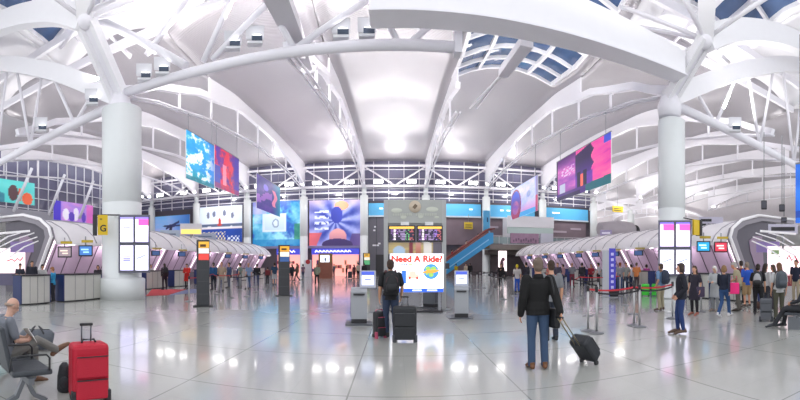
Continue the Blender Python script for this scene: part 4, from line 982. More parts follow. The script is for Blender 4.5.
# ---------------------------------------------------------------- totems
def totem(label, x, yb, ytop, wpx, cols, word):
    p = fl(x, yb); r = p.length; h_ = (HY - ytop)/F*r + EYE; w_ = wpx/F*r
    t = thing('information_totem', label, 'totem', p, fa(x))
    obj('base_plate', MB().box((0, 0, .02), (w_*1.5, .5, .04)), DARK, t)
    obj('body', MB().box((0, 0, h_/2 + .02), (w_, .18, h_ - .04), bev=.01), mat('totem_black', '#2a2c31', .3), t)
    z = h_ - .06
    for k, (c, hh) in enumerate(cols):
        m = glow(c, .5); obj('sign_panel', MB().box((.06*w_, -.095, z - hh/2), (w_*.80, .02, hh*.94)), m, t); z -= hh
    mb = MB(); [mb.box((.0, -.11, h_ - q), (w_*.45, .01, .05)) for q in (.2, .25)]; obj('sign_print', mb, plain('#5a3a10'), t)
    for q in (.5, 1.0, 1.45): obj('seam', MB().box((0, -.092, q), (w_*.9, .006, .012)), plain('#45474d'), t)
totem('black information totem with yellow, white and red sign panels', 203, 306.5, 240, 13, [('#d9a234', .26), ('#d8d2cc', .22), ('#cf4038', .26)], 0)
totem('black information totem with amber, white and blue sign panels before the teal poster', 284, 296, 245, 11.5, [('#e0a030', .3), ('#e6dfd2', .26), ('#2f4f86', .26)], 0)
totem('slim dark totem with yellow and green panels at the column left of the stand', 366.5, 279, 253, 7, [('#d8a83c', .4), ('#e2ddc8', .35), ('#4f9f6a', .5)], 0)
t = thing('red_topped_post_sign', 'white notice board with red disc beside the facade column near the pink shop', 'notice', fl(308, 277)); obj('board', MB().box((0, 0, 1.1), (.9, .1, 2.2)), plain('#d6d4da'), t); obj('red_disc', MB().tube((0, -.08, 1.95), (0, -.04, 1.95), .3, seg=16), plain('#b8323a'), t)
# ---------------------------------------------------------------- self-service kiosks
def kiosk(label, x, yb, wpx, dx=0, face=None, lift=0, dark='#9a9da2', screen=True):
    p = fl(x, yb); r = p.length; w_ = wpx/F*r
    t = thing('self_service_kiosk', label, 'kiosk', p, fa(x) if face is None else face)
    obj('base_plate', MB().box((0, .05, .02), (w_*1.65, .75, .04)), plain('#55585e'), t); obj('plinth', MB().box((0, .05, .1), (w_*.96, .42, .14)), DARK, t)
    mb = MB(); mb.prism([(-.22, .16), (.22, .16), (.22, 1.02), (-.10, .98), (-.19, .90)], w_, origin=(-w_/2, .05, 0), ax=(0, 1, 0), ay=(0, 0, 1), az=(1, 0, 0)); obj('pedestal', mb, plain(dark, .4), t)
    obj('slot_recess', MB().box((0, -.165, .84), (w_*.7, .05, .05)), DARK, t); obj('side_stripe', MB().box((-w_/2 - .005, .05, .56), (.012, .3, .7)), plain('#4e5157'), t)
    if screen:
        R = Matrix.Rotation(-.18, 3, 'X'); c = Vector((dx, .16, 1.22 + lift))
        s = obj('screen_head', MB().box(c, (w_*1.02, .12, .5), R, bev=.02), plain('#b4b7c4', .35), t)
        obj('screen', MB().box(c + R @ Vector((0, -.065, -.03)), (w_*.74, .02, .27), R), glow('#dfe6ff', 1.2), s)
        obj('header_strip', MB().box(c + R @ Vector((0, -.068, .17)), (w_*.8, .02, .09), R), glow('#3b4fae', .8), s)
        obj('screen_mark', MB().box(c + R @ Vector((0, -.078, -.02)), (w_*.4, .01, .04), R), plain('#6f86c8'), s)
        if dx: obj('arm', MB().beam([(0, .12, .92), (dx*.7, .16, 1.05), (dx, .18, 1.2)], .1, .08), plain('#8d9098'), t)
        else: obj('neck', MB().box((0, .14, 1.0), (w_*.7, .14, .12)), plain('#8d9098'), t)
kiosk('grey self-service kiosk with screen held out on its right, left of the backpacker', 359, 324, 16, dx=.25, lift=.02)
kiosk('grey self-service kiosk with upright screen right of the lit advert', 461.5, 318, 14)
kiosk('dark grey kiosk seen from behind under the lit advert', 432.5, 307.5, 14, face=2.4, dark='#6b7076')
# ---------------------------------------------------------------- departures stand and lit advert
X0 = 415; R0 = 14.6; c = at(X0, 264, R0); c.z = 0
t = thing('departures_stand', 'tall grey departures stand with silver map header and twin flight boards', 'information stand', c, fa(X0)); k = R0/F
zz = lambda y: EYE + (HY - y)*k
SIL = mat('silver_header', '#9d9f9b', .35, metal=.4, var=.12, vscale=1.2)
for s in (-1, 1):
    obj('post', MB().box((s*29*k, 0, zz(200)/2), (4.2*k, .18, zz(200))), plain('#a5a6a6'), t); obj('foot_plate', MB().box((s*29*k, 0, .015), (.5, .6, .03)), plain('#77787a'), t)
h1 = obj('header', MB().box((0, 0, (zz(200) + zz(223.5))/2), (57*k, .16, zz(200) - zz(223.5))), SIL, t)
MAPM = mat('map_silver', '#b4b7ab', .3, metal=.4)
for q, r_, a_, b_ in ((-.32, .05, .18, .16), (-.20, -.25, .10, .14), (.05, .12, .10, .12), (.1, -.2, .09, .18), (.3, .1, .2, .17), (.38, -.25, .08, .08)): obj('map_land', MB().ball((q*57*k, -.075, (zz(200)+zz(223.5))/2 + r_*.8), (a_*57*k*.6, .012, b_*.6)), MAPM, h1)
obj('emblem', MB().lathe([(.02, -.01), (.22, -.01), (.22, .012), (.02, .012)], seg=20), plain('#c8b9a4'), h1, (0, -.10, zz(207)), (PI/2, 0, 0)); obj('emblem_bird', MB().box((0, -.13, zz(207)), (.12, .02, .16), Matrix.Rotation(.7, 3, 'Y')), plain('#6e5c48'), h1)
for q0, nn in ((-21.5, 11), (1.5, 12)):
    for i in range(nn): obj('faint_letter', MB().box(((q0 + 1.75*i)*k, -.09, zz(214.8)), (1.25*k, .012, 2.4*k)), plain('#b2b5ab'), h1)
obj('cross_rail', MB().box((0, .02, zz(224.6)), (57*k, .1, .07)), plain('#8f9090'), t)
def f_board(seed):
    rg = random.Random(seed); cells = {}
    def f(u, v):
        if v > .84: return hx('e6b04c')
        row = int(v*9); colu = 0 if u < .18 else 1 if u < .36 else 2 if u < .66 else 3 if u < .8 else 4
        if v*9 % 1 < .38: return hx('1b1626')
        if u < .05 or u > .97: return hx('1b1626')
        if .18 < u < .26 and row % 7 < 7: return hx('f0e4e8') if row < 7 else hx('c89a50')
        q = cells.setdefault((row, colu, int(u*16)), rg.random())
        if q > .5: return (hx('7a5a92'), hx('9a6ab0'), hx('8d7aa0'), hx('5fae6a') if seed == 1 else hx('8a6ab8'), hx('b05a5a'))[colu]
        return hx('251e36')
    return f
for i, (xa, xb) in enumerate(((388.5, 415.2), (416.8, 442.5))):
    cx = ((xa + xb)/2 - X0)*k; b = obj('flight_board', MB().box((cx, -.06, (zz(225.8)+zz(242))/2), ((xb - xa)*k, .14, 16.2*k)), BLACK, t)
    put('board_display', print_panel((xb - xa - 2.2)*k, 14*k, f_board(i + 1), 60, 54, .02), picture('s2', .8), b, (cx, -.145, (zz(225.8)+zz(242))/2))
def f_lower(u, v):
    if .38 < u < .46: return hx('7a2f3c')
    c = mixc(hx('8a7a6a'), hx('c9b26a'), nz(u, v, 5))
    if sd(u, v, .2, .2, .12, .5) < 1: c = hx('9fb6cc')
    if .5 < u < .62: c = mixc(hx('a8604a'), hx('c9948a'), v)
    if .66 < u < .82: c = hx('d9d3cc')
    if u > .85: c = hx('5b5560')
    return c
put('picture_strip', print_panel(53*k, 11.5*k, f_lower, 40, 16, .06), picture('p', .25), t, (0, .0, zz(248.3)))
for q in (-10, 14): obj('sensor_box', MB().box((q*k, -.1, zz(224)), (.3, .14, .12)), plain('#d9dada'), t)
# lit advert
X1 = 416.8; R1 = 13.9; k1 = R1/F; z1 = lambda y: EYE + (HY - y)*k1; c = at(X1, 264, R1); c.z = 0
t = thing('lit_advert', 'bright white lit advert with red headline, globe and blue strip', 'advert', c, fa(X1))
W_ = 54.5*k1; zc = (z1(253.3) + z1(292.3))/2; H_ = z1(253.3) - z1(292.3)
obj('case', MB().box((0, .08, zc), (W_, .2, H_)), plain('#c9cad0'), t); obj('light_panel', MB().box((0, -.03, zc), (W_*.97, .03, H_*.965)), glow('#fbfaff', 1.05), t)
obj('blue_strip', MB().box((0, -.05, z1(290.2)), (W_*.97, .02, 3.6*k1)), glow('#2a55c4', .9), t)
letters(t, 'Need A Ride?', .31, glow('#e2463c', .75), (.0, -.058, z1(259.2)), 'headline', 0, 1.02, heavy=.018)
for x_, w2 in ((417, 9), (432, 10)): obj('strip_words', MB().box(((x_ - X1)*k1, -.065, z1(290.2)), (w2*k1, .01, 1.3*k1)), glow('#e8ecff', 1), t)
mb = MB(); [mb.box(((x_ - X1)*k1, -.05, z1(264.3)), (1.6*k1, .01, 1.4*k1)) for x_ in (402, 404.2, 406.4)]; obj('blue_words', mb, glow('#4a58c0', .8), t); obj('green_words', MB().box(((410.5 - X1)*k1, -.05, z1(264.3)), (4*k1, .01, 1.2*k1)), glow('#8fc45a', .8), t)
mb = MB(); [mb.box(((x_ - X1)*k1, -.05, z1(284.8)), (w2*k1, .01, .7*k1)) for x_, w2 in ((410, 4), (418, 8), (429, 10))]; obj('small_print', mb, plain('#a9b0c4'), t)
obj('blue_panel', MB().box(((404 - X1)*k1, -.05, z1(277)), (4.4*k1, .01, 13*k1)), glow('#2f63c8', .9), t)
g = obj('globe', MB().tube((0, -.046, 0), (0, -.056, 0), 7.6*k1, seg=28), glow('#3f86c8', .8), t, ((431 - X1)*k1, 0, z1(271.5)))
mb = MB(); [mb.ball((q*k1, -.06, r_*k1), (a_*k1, .006, b_*k1)) for q, r_, a_, b_ in ((-3, 3, 2.6, 2), (2.5, 2.8, 2.8, 2.2), (0, -3, 2.5, 2.5), (-4, -1, 1.4, 2.4))]; obj('globe_land', mb, glow('#86b45a', .8), g)
mb = MB(); mb.loft([(-8.6*k1, -.068, -1.2*k1), (-3*k1, -.07, .1*k1), (3*k1, -.07, .2*k1), (8.6*k1, -.068, 1.4*k1)], [(.5*k1, .004), (1.6*k1, .006), (1.6*k1, .006), (.4*k1, .004)], side=(0, 0, 1), seg=8); obj('orange_ribbon', mb, glow('#e8963c', .85), g)
mb = MB(); mb.ball(((413.2 - X1)*k1, -.05, z1(276)), (6*k1, .008, 2.6*k1)); mb.ball(((412.5 - X1)*k1, -.05, z1(273.2)), (3.6*k1, .008, 2.4*k1)); obj('car_picture', mb, glow('#e8b4a4', .8), t)
for q, r_ in ((409.6, 278), (417.2, 278)): obj('printed_wheel', MB().tube(((q - X1)*k1, -.056, z1(r_)), ((q - X1)*k1, -.064, z1(r_)), 1.3*k1, seg=14), glow('#b8453a', .6), t)
for s in (-1, 1): obj('leg', MB().box((s*W_*.42, .12, z1(292)/2), (.09, .09, z1(292))), plain('#9a9ba0'), t)
obj('base', MB().box((0, .14, .03), (W_*.95, .5, .06)), DARK, t)
obj('phone_holder', MB().box((W_/2 + .12, .05, z1(266)), (.14, .12, .2)), DARK, t)
# ---------------------------------------------------------------- belt stanchions
def stanchion(p, label, group, h=1.12):
    t = thing('belt_stanchion', label, 'stanchion', p, group=group)
    obj('base', MB().lathe([(.19, 0), (.19, .015), (.12, .04), (.03, .06)], seg=20), plain('#77787c', .4), t)
    obj('post', MB().tube((0, 0, .05), (0, 0, h - .1), .03, seg=10), STEEL, t); obj('belt_head', MB().lathe([(.04, h-.12), (.042, h), (.03, h + .02)], seg=12), DARK, t); return t
def belt(t, to, m, z=1.05, name='belt'):
    d = Vector(to) - t.location; n = 8; obj(name, MB().beam([d*(i/n) + Vector((0, 0, z - .06*4*(i/n)*(1 - i/n))) for i in range(n+1)], .012, .045), m, t)
RED = mat('belt_red', '#c02c38', .7); BLK = mat('belt_black', '#26242a', .7)
SR = [(588,331),(596.6,333.5),(634,325.5),(639.5,327),(672.5,318.5),(598,308.5),(572,303.5),(579,298.5),(588,316),(625,305.5),(634,314.5),(620,296),(701,312)]
lab = 'steel belt stanchion in the queue lanes before the slender-column island'; g = 'stanchions in the slender-column queue'
S = [stanchion(fl(*q), lab, g) for q in SR]
S[0]['label'] = 'steel belt stanchion just right of the rolling black case, left of two'; S[1]['label'] = 'steel belt stanchion just right of the rolling black case, right of two'
S[2]['label'] = 'steel belt stanchion midway along the red belt, left of a close pair'; S[3]['label'] = 'steel belt stanchion midway along the red belt, right of a close pair'; S[4]['label'] = 'steel belt stanchion just left of the woman in the navy blazer'; S[12]['label'] = 'steel belt stanchion behind the woman in the navy blazer'
for q in (0, 1, 2, 3, 4, 12): del S[q]['group']
belt(S[0], S[2].location, RED); belt(S[2], S[4].location, RED); belt(S[1], S[3].location, BLK, .98); belt(S[3], S[4].location, BLK, .98); belt(S[5], S[6].location, BLK); belt(S[9], S[10].location, BLK); belt(S[6], S[7].location, RED); belt(S[7], S[11].location, RED)
SC = [(477,290),(489,294),(496,289),(503,299.5),(468,287),(484,288),(471,284),(514,296),(492,285),(480,284),(499,285),(559,292),(566,296),(545,290)]
C_ = [stanchion(fl(*q), 'steel belt stanchion in the packed queue maze beyond the upright-screen kiosk', 'stanchions in the centre maze') for q in SC]
for a, b in ((4, 0), (0, 5), (5, 2), (1, 3), (6, 9), (8, 10), (3, 7), (9, 8), (11, 13), (12, 11)): belt(C_[a], C_[b].location, BLK if a != 11 else RED)
SL = [(189,301.5),(231,298),(247,296.5),(218,294.5),(256,292),(240,290),(264,289),(213,290.5),(253,287)]
L_ = [stanchion(fl(*q), 'steel belt stanchion in the queue before the broad-column island', 'stanchions in the broad-column queue') for q in SL]
for a, b, m in ((0, 7, RED), (7, 3, RED), (3, 5, RED), (1, 2, BLK), (2, 4, BLK), (4, 6, BLK)): belt(L_[a], L_[b].location, m)
p = fl(608, 297); t = thing('blue_sign_column', 'violet-blue upright sign board with white letters in the right queue', 'sign', p, fa(608)); rr = p.length
obj('board', MB().box((.22, 0, 1.25), (.34, .1, 2.45)), glow('#3b35a0', .35), t); obj('grey_side', MB().box((-.12, .05, 1.2), (.34, .2, 2.35)), plain('#b4b6bd'), t); mb = MB(); [mb.box((.22, -.055, .5 + .28*q), (.14, .012, .14)) for q in range(7)]; obj('white_marks', mb, plain('#c9c6ee'), t); obj('base', MB().box((.05, 0, .015), (.9, .5, .03)), GREY, t)
# ---------------------------------------------------------------- foreground people and their luggage
def heading(x, deg): return math.degrees(-rd(x)) + deg         # 0 = straight away from the camera, 90 = to the left of the picture
def suitcase(name, label, p, face, w_, d_, h_, col, trim, handle=.35, lean=0, cat='suitcase'):
    t = thing(name, label, cat, p, face)
    if lean: t.rotation_euler = (lean, 0, face)
    m = mat('case_' + col, col, .6, bump=.25, bscale=60, var=.08); tm = mat('trim_' + trim, trim, .45)
    obj('shell', MB().box((0, 0, h_/2 + .05), (w_, d_, h_), bev=.05), m, t)
    obj('front_pocket', MB().box((0, -d_/2 - .015, h_*.68), (w_*.86, .05, h_*.40), bev=.02), m, t); obj('front_pocket', MB().box((0, -d_/2 - .015, h_*.27), (w_*.86, .05, h_*.36), bev=.02), m, t)
    for q in (.45, .87): obj('zip', MB().box((0, -d_/2 - .045, q*h_), (w_*.84, .01, .012)), tm, t)
    for s in (-1, 1): obj('corner_guard', MB().box((s*w_/2*.94, -d_/2*.8, h_*.12), (.06, .09, .16), bev=.015), tm, t)
    for s in (-1, 1): obj('wheel', MB().tube((s*w_*.42 - .015, d_*.35, .04), (s*w_*.42 + .015, d_*.35, .04), .04, seg=14), BLACK, t)
    for s in (-1, 1): obj('foot', MB().box((s*w_*.4, -d_*.38, .03), (.04, .05, .06)), tm, t)
    obj('carry_handle', MB().loft([(-.09, 0, h_ + .05), (-.07, 0, h_ + .09), (.07, 0, h_ + .09), (.09, 0, h_ + .05)], .014, seg=8), tm, t)
    if handle:
        mb = MB(); [mb.tube((s*.06, d_*.36, h_), (s*.06, d_*.36, h_ + handle), .010, seg=8) for s in (-1, 1)]; hd = obj('pull_handle', mb, mat('handle_metal', '#55585e', .35, metal=.6), t)
        obj('grip', MB().box((0, d_*.36, h_ + handle), (.17, .035, .035), bev=.01), BLACK, hd)
    return t
def backpack(label, o, J, k, col, trim, big=1.0, motif=None):
    b = Vector((0, -.20, 0)) + along(J['waist'], J['chest'], .75); t = thing('backpack', label, 'backpack', (0, 0, 0))
    t.location = o.matrix_basis @ b; t.rotation_euler = o.rotation_euler; t.scale = (k, k, k); m = mat('pack_' + col, col, .7, bump=.3, bscale=50, var=.1); tm = mat('packtrim_' + trim, trim, .6)
    mb = MB(); mb.loft([(0, 0, -.24), (0, 0, -.20), (0, -.02, 0), (0, -.01, .16), (0, .01, .24), (0, .02, .27)], [(.12*big, .07), (.16*big, .10), (.165*big, .12), (.15*big, .11), (.11*big, .08), (.05, .04)], seg=18); obj('sack', mb, m, t)
    mb = MB(); mb.loft([(0, -.10, -.18), (0, -.125, -.08), (0, -.10, .03)], [(.11*big, .03), (.12*big, .045), (.09*big, .02)], seg=14); obj('front_pocket', mb, m if motif is None else tm, t)
    if motif: obj('printed_front', MB().ball((0, -.105, .02), (.13, .035, .19), 18, 10), plain(motif), t)
    for s in (-1, 1): obj('shoulder_strap', MB().loft([(s*.08, .04, .22), (s*.11, .18, .28), (s*.12, .33, .20), (s*.13, .34, .04), (s*.16, .2, -.14)], [(.028, .012)]*5, seg=8), tm, t)
    obj('zip', MB().loft([(-.13*big, -.08, -.05), (-.10*big, -.115, .12), (0, -.10, .20), (.10*big, -.115, .12), (.13*big, -.08, -.05)], .006, seg=6), tm if motif is None else m, t)
    obj('top_loop', MB().loft([(-.03, .03, .26), (0, .03, .31), (.03, .03, .26)], .009, seg=6), tm, t); return t
hi = .0095
# the seated reader and his bench
th = rd(30); fc = heading(30, -90) + 0      # he faces to the right of the picture
pr = at(8, 300, 5.5); pr.z = 0
AN = heading(22, -72)
seatR = Matrix.Rotation(math.radians(AN), 3, 'Z')
pr = pr
bench = thing('tandem_bench', 'black airport bench with armrests at the lower left edge', 'bench', pr, math.radians(AN))
seatm = mat('bench_leather', '#3c4147', .45, bump=.15, bscale=40); frm = mat('bench_frame', '#6f7378', .4, metal=.5)
for q in (-.62, 0, .62):     # seats along local x: +x is towards the camera
    obj('seat', MB().box((q, .05, .40), (.55, .50, .07), bev=.025), seatm, bench)
    obj('backrest', MB().box((q, -.27, .70), (.55, .06, .52), Matrix.Rotation(.22, 3, 'X'), bev=.02), seatm, bench)
for q in (-.93, -.31, .31, .93):
    obj('armrest', MB().loft([(q, -.25, .45), (q, -.23, .60), (q, -.13, .625), (q, .20, .62), (q, .24, .58), (q, .24, .43)], [(.018, .012)]*6, seg=8), mat('armrest_black', '#202226', .4), bench)
obj('cross_beam', MB().box((0, .0, .33), (1.95, .07, .07)), frm, bench)
for q in (-.72, .72): obj('leg', MB().beam([(q, -.26, .02), (q, -.1, .1), (q, 0, .32)], .06, .05), frm, bench); obj('leg', MB().beam([(q, .28, .02), (q, .12, .1), (q, 0, .32)], .06, .05), frm, bench)
man = person('seated balding man in light grey shirt reading on the black bench', (pr.x, pr.y, -.025), AN, 'read', 1.66, 'tee', '#8a8f99', 'trousers', '#8e8d88', 'bald', '#a08c7e', '#c9a08c', '#6b4a34', vox=hi, eyes=True)
w0 = man.matrix_basis
t = thing('open_paper', 'white folded paper held in the lap of the seated man', 'paper', w0 @ Vector((.01, .36, .74)), math.radians(AN)); t.rotation_euler = (.6, 0, math.radians(AN))
obj('page', MB().box((-.07, 0, .02), (.14, .005, .2), Matrix.Rotation(.25, 3, 'Z')), plain('#e9e7e2'), t); obj('page', MB().box((.07, 0, .02), (.14, .005, .2), Matrix.Rotation(-.25, 3, 'Z')), plain('#dcdad6'), t)
def duffel(label, p, face, L, r, col, strap='#2b2d31'):
    t = thing('duffel_bag', label, 'bag', p, face); m = mat('bag_' + col, col, .7, bump=.4, bscale=30, var=.1)
    obj('body', MB().loft([(-L/2, 0, r*.95), (-L/2 + .04, 0, r), (0, 0, r*1.03), (L/2 - .04, 0, r), (L/2, 0, r*.95)], [(r*.75, r*.7), (r, r*.95), (r*1.02, r), (r, r*.95), (r*.75, r*.7)], side=(0, 1, 0), seg=16), m, t)
    for s in (-.2, .2): obj('strap', MB().loft([(s*L, -r*.9, r*.6), (s*L, -r*.7, r*1.8), (s*L*.3, 0, r*2.35), (s*L, r*.7, r*1.8)], [(.018, .006)]*4, seg=6), mat('strap' + strap, strap, .6), t)
    obj('zip', MB().box((0, 0, r*2.0), (L*.8, .02, .012)), mat('strap' + strap, strap, .6), t); return t
s0 = bench.matrix_basis @ Vector((-.62, .05, .437))
duffel('dark grey duffel bag on the far seat of the black bench', s0, math.radians(AN) + 1.2, .52, .15, '#3f444c')
duffel('charcoal holdall standing on the floor beyond the bench', fl(37, 350), fa(37), .62, .2, '#565b63')
case = suitcase('suitcase', 'large red upright suitcase with black handle at lower left', fl(88.5, 400) , fa(88) + .28, .46, .29, .66, '#b5132f', '#26262b', .26)
t = thing('small_rucksack', 'small black rucksack on the floor between bench and red suitcase', 'rucksack', fl(64.5, 391), fa(64.5)); m = mat('pack_#26282d', '#26282d', .7, bump=.3)
obj('sack', MB().loft([(0, 0, 0), (0, 0, .03), (0, 0, .2), (0, .0, .33), (0, 0, .38)], [(.085, .09), (.10, .11), (.095, .10), (.07, .08), (.03, .03)], seg=16), m, t); obj('front_pocket', MB().ball((0, -.10, .13), (.075, .03, .09)), m, t); obj('strap', MB().loft([(.05, -.03, .36), (.12, -.05, .3), (.11, -.06, .12)], [(.015, .006)]*3, seg=6), plain('#77797d'), t)

# backpacker at the lit advert
p = fl(390.5, 338); bp = person('man in black t-shirt with dark backpack gripping two suitcases before the lit advert', p, heading(391, 6), 'grip', 1.78, 'tee', '#1d1e22', 'slim', '#33415c', 'short', '#3b2a1f', '#b98a6c', '#1d1d20', vox=hi)
backpack('black hiking backpack on the man before the lit advert', bp, pose('grip'), 1.78/1.75, '#1b1c20', '#5a3338', 1.08)
suitcase('suitcase', 'large black fabric suitcase standing to the right of the backpacker', fl(404.8, 341.5), fa(404.8), .51, .28, .72, '#25272b', '#4b4d52', .24)
suitcase('suitcase', 'small black cabin case with pink tag left of the backpacker', fl(379, 337.5), fa(379) + .5, .24, .22, .55, '#202226', '#b04a66', 0)
# man in black jacket with the rolling case
p = fl(538, 369); mj = person('greying man in black jacket and blue jeans pulling a black rolling case', p, heading(538, 12), 'pull', 1.78, 'jacket', '#0e0e10', 'trousers', '#41597a', 'short', '#6b5c50', '#c08c70', '#6b4426', vox=hi)
pb = mj.matrix_basis @ Vector((.24, -.02, .80)); t = thing('shoulder_bag', 'black shoulder bag hanging at the right hip of the man in jacket', 'bag', pb, math.radians(heading(538, 12)) + .35)
obj('pouch', MB().box((0, 0, 0), (.10, .30, .32), bev=.035), mat('bag_black', '#191a1d', .55, bump=.2), t); obj('flap', MB().box((.055, 0, .06), (.012, .28, .18), bev=.005), mat('bag_black2', '#222327', .5), t)
obj('strap', MB().loft([(-.02, -.13, .14), (-.06, -.13, .40), (-.10, -.08, .66), (-.10, .0, .68), (-.06, .11, .45), (-.02, .13, .14)], [(.02, .008)]*6, seg=6), mat('bag_black', '#191a1d', .55), t)
hw = mj.matrix_basis @ Vector((.27, -.30, .84)); wheel = fl(590, 363)
d = (hw - wheel); L = d.length; up = d.normalized()
t = thing('rolling_case', 'black soft rolling case tilted on its wheels behind the man in jacket', 'suitcase', wheel); side = Vector((-d.y, d.x, 0)).normalized()
fr = up.cross(side); M = Matrix((side, fr, up)).transposed(); t.rotation_euler = M.to_euler()
m = mat('case_#23262c', '#23262c', .55, bump=.25, bscale=60)
sgn = 1 if fr.z > 0 else -1
obj('shell', MB().box((0, sgn*.09, .30), (.36, .22, .50), bev=.05), m, t); obj('front_pocket', MB().box((0, sgn*.21, .27), (.30, .05, .34), bev=.02), m, t); obj('zip', MB().box((0, sgn*.20, .47), (.3, .015, .012)), plain('#5a5c62'), t)
for s in (-1, 1): obj('wheel', MB().tube((s*.15 - .02, 0, .04), (s*.15 + .02, 0, .04), .042, seg=14), BLACK, t)
mb = MB(); [mb.tube((s*.05, -sgn*.01, .5), (s*.05, 0, L - .02), .011, seg=8) for s in (-1, 1)]; obj('pull_handle', mb, mat('handle_brass', '#8a8168', .35, metal=.5), t); obj('grip', MB().tube((-.07, 0, L), (.07, 0, L), .016, seg=8), BLACK, t); obj('side_handle', MB().loft([(-.08, sgn*.245, .30), (0, sgn*.26, .31), (.08, sgn*.245, .30)], .01, seg=6), BLACK, t)
person('brown-haired man in grey top half hidden behind the black jacket', fl(551, 341), heading(551, 20), 'stand', 1.76, 'tee', '#8b8d92', 'trousers', '#3a4150', 'short', '#3a2a1e', vox=.014)
# woman in navy blazer
person('woman in navy blazer and dark blue jeans walking toward the left', fl(681, 333.5), heading(681, 100), 'step', 1.70, 'jacket', '#20222f', 'slim', '#27407a', 'bob', '#3a2a26', '#c9967c', '#5b4638', fem=True, vox=.011, eyes=True)
m5 = person('dark-haired man in blue shirt and khaki trousers with dark backpack', fl(661, 310.5), heading(661, 50), 'ease', 1.70, 'tee', '#7fa0c8', 'trousers', '#b3aa8c', 'short', '#4a3a30', '#c39274', '#4a3226', vox=.014)
backpack('dark navy backpack on the man in khaki trousers', m5, pose('ease'), 1.70/1.75, '#2a3346', '#1d2026', 1.1)
person('woman in dark top and black leggings standing behind the navy blazer woman', fl(694.5, 315), heading(694, 150), 'stand', 1.62, 'dress', '#2f2a3a', 'slim', '#25222a', 'long', '#4a3328', '#c9987c', '#9a5a4a', fem=True, vox=.016)
t = thing('tote_bag', 'dark purple tote bag on the woman behind the navy blazer', 'bag', fl(698, 315) + Vector((0, -.12, .62)), fa(698)); obj('sack', MB().box((0, 0, .15), (.28, .12, .34), bev=.03), plain('#3a2a48'), t); obj('handle', MB().loft([(-.08, 0, .3), (-.05, 0, .52), (.05, 0, .52), (.08, 0, .3)], .012, seg=6), plain('#3a2a48'), t)
# the group at the desks by the slender column
person('white-haired woman in pale long cardigan at the desks by the slender column', fl(715, 311), heading(715, 150), 'reach', 1.62, 'coat', '#ccd0d2', 'trousers', '#9fa3a8', 'bob', '#dcd8d2', '#cfa58c', '#8a7a70', fem=True, vox=.016)
person('blonde woman in navy top and jeans carrying the pink bag', fl(724, 317), heading(724, -25), 'walk', 1.64, 'long', '#232a40', 'trousers', '#33588c', 'bob', '#8a6a48', '#c9987c', '#d8d8da', fem=True, vox=.014)
t = thing('tote_bag', 'bright pink tote bag beside the navy-topped woman', 'bag', fl(734, 317) + Vector((0, 0, .74)), fa(734)); obj('sack', MB().box((0, 0, .17), (.34, .13, .36), bev=.03), plain('#f0207c'), t); obj('handle', MB().loft([(-.1, 0, .33), (-.08, 0, .55), (.08, 0, .55), (.1, 0, .33)], .012, seg=6), plain('#c81a66'), t)
person('elderly grey-haired man in beige vest leaning toward the desks', fl(738.5, 311), heading(738, 80), 'lean', 1.80, 'vest', '#bdb393', 'trousers', '#6f6a62', 'short', '#a8a29c', '#c98f74', '#3a302a', vox=.014)
person('man in bright blue polo and shorts behind the beige vest', fl(747, 307), heading(747, 30), 'stand', 1.76, 'tee', '#2a5fd0', 'shorts', '#b99a70', 'short', '#8a7a6a', '#c98f74', '#5a4a40', vox=.016)
person('dark-haired man in maroon half hidden behind the blue polo', fl(741, 304), heading(741, 30), 'stand', 1.82, 'long', '#6a3040', 'trousers', '#2b2b33', 'short', '#2b1f1a', vox=.02)
g5 = person('woman with hair bun in black top and grey patterned pack', fl(758, 315), heading(758, -5), 'ease', 1.68, 'tee', '#1c1c20', 'trousers', '#1f2024', 'bun', '#2b1f1a', '#c39274', '#2a2022', fem=True, vox=.014)
backpack('black backpack with pale grey teardrop print worn in the pink-bag group', g5, pose('ease'), .96, '#202024', '#2a2a2e', 1.05, motif='#a9a9ac')
person('dark-haired woman in white top among the group facing the desks', fl(765.5, 312), heading(765, -40), 'stand', 1.70, 'long', '#dcd9d9', 'trousers', '#3b3b44', 'long', '#2a1d18', '#c39274', fem=True, vox=.016)
person('woman in plum top standing before the long lit wall', fl(773, 309), heading(773, 60), 'stand', 1.66, 'long', '#5a3f55', 'trousers', '#3b3540', 'long', '#4a3a30', '#c39274', fem=True, vox=.018)
g7 = person('long-haired woman in white t-shirt and olive trousers with grey backpack', fl(779, 321), heading(779, 20), 'stand', 1.72, 'tee', '#dedede', 'trousers', '#5f5f4e', 'long', '#6b4a34', '#c9987c', '#d0d0d2', fem=True, vox=.014)
backpack('slate grey backpack on the woman in white t-shirt', g7, pose('stand'), .98, '#4b525a', '#33383e', 1.1)
person('dark-haired man in navy polo and khaki trousers at the right edge', fl(796, 302), heading(796, 160), 'stand', 1.86, 'tee', '#20263e', 'trousers', '#b9ab92', 'short', '#231b17', '#b98a6c', '#3a302a', vox=.016)
suitcase('suitcase', 'grey upright suitcase in front of the pale teardrop backpack', fl(766, 321), fa(766), .36, .24, .62, '#5d6066', '#33353a', .2)
duffel('brown bag on the floor beside the pale teardrop backpack', fl(761.5, 309), fa(761), .4, .14, '#5a4038')
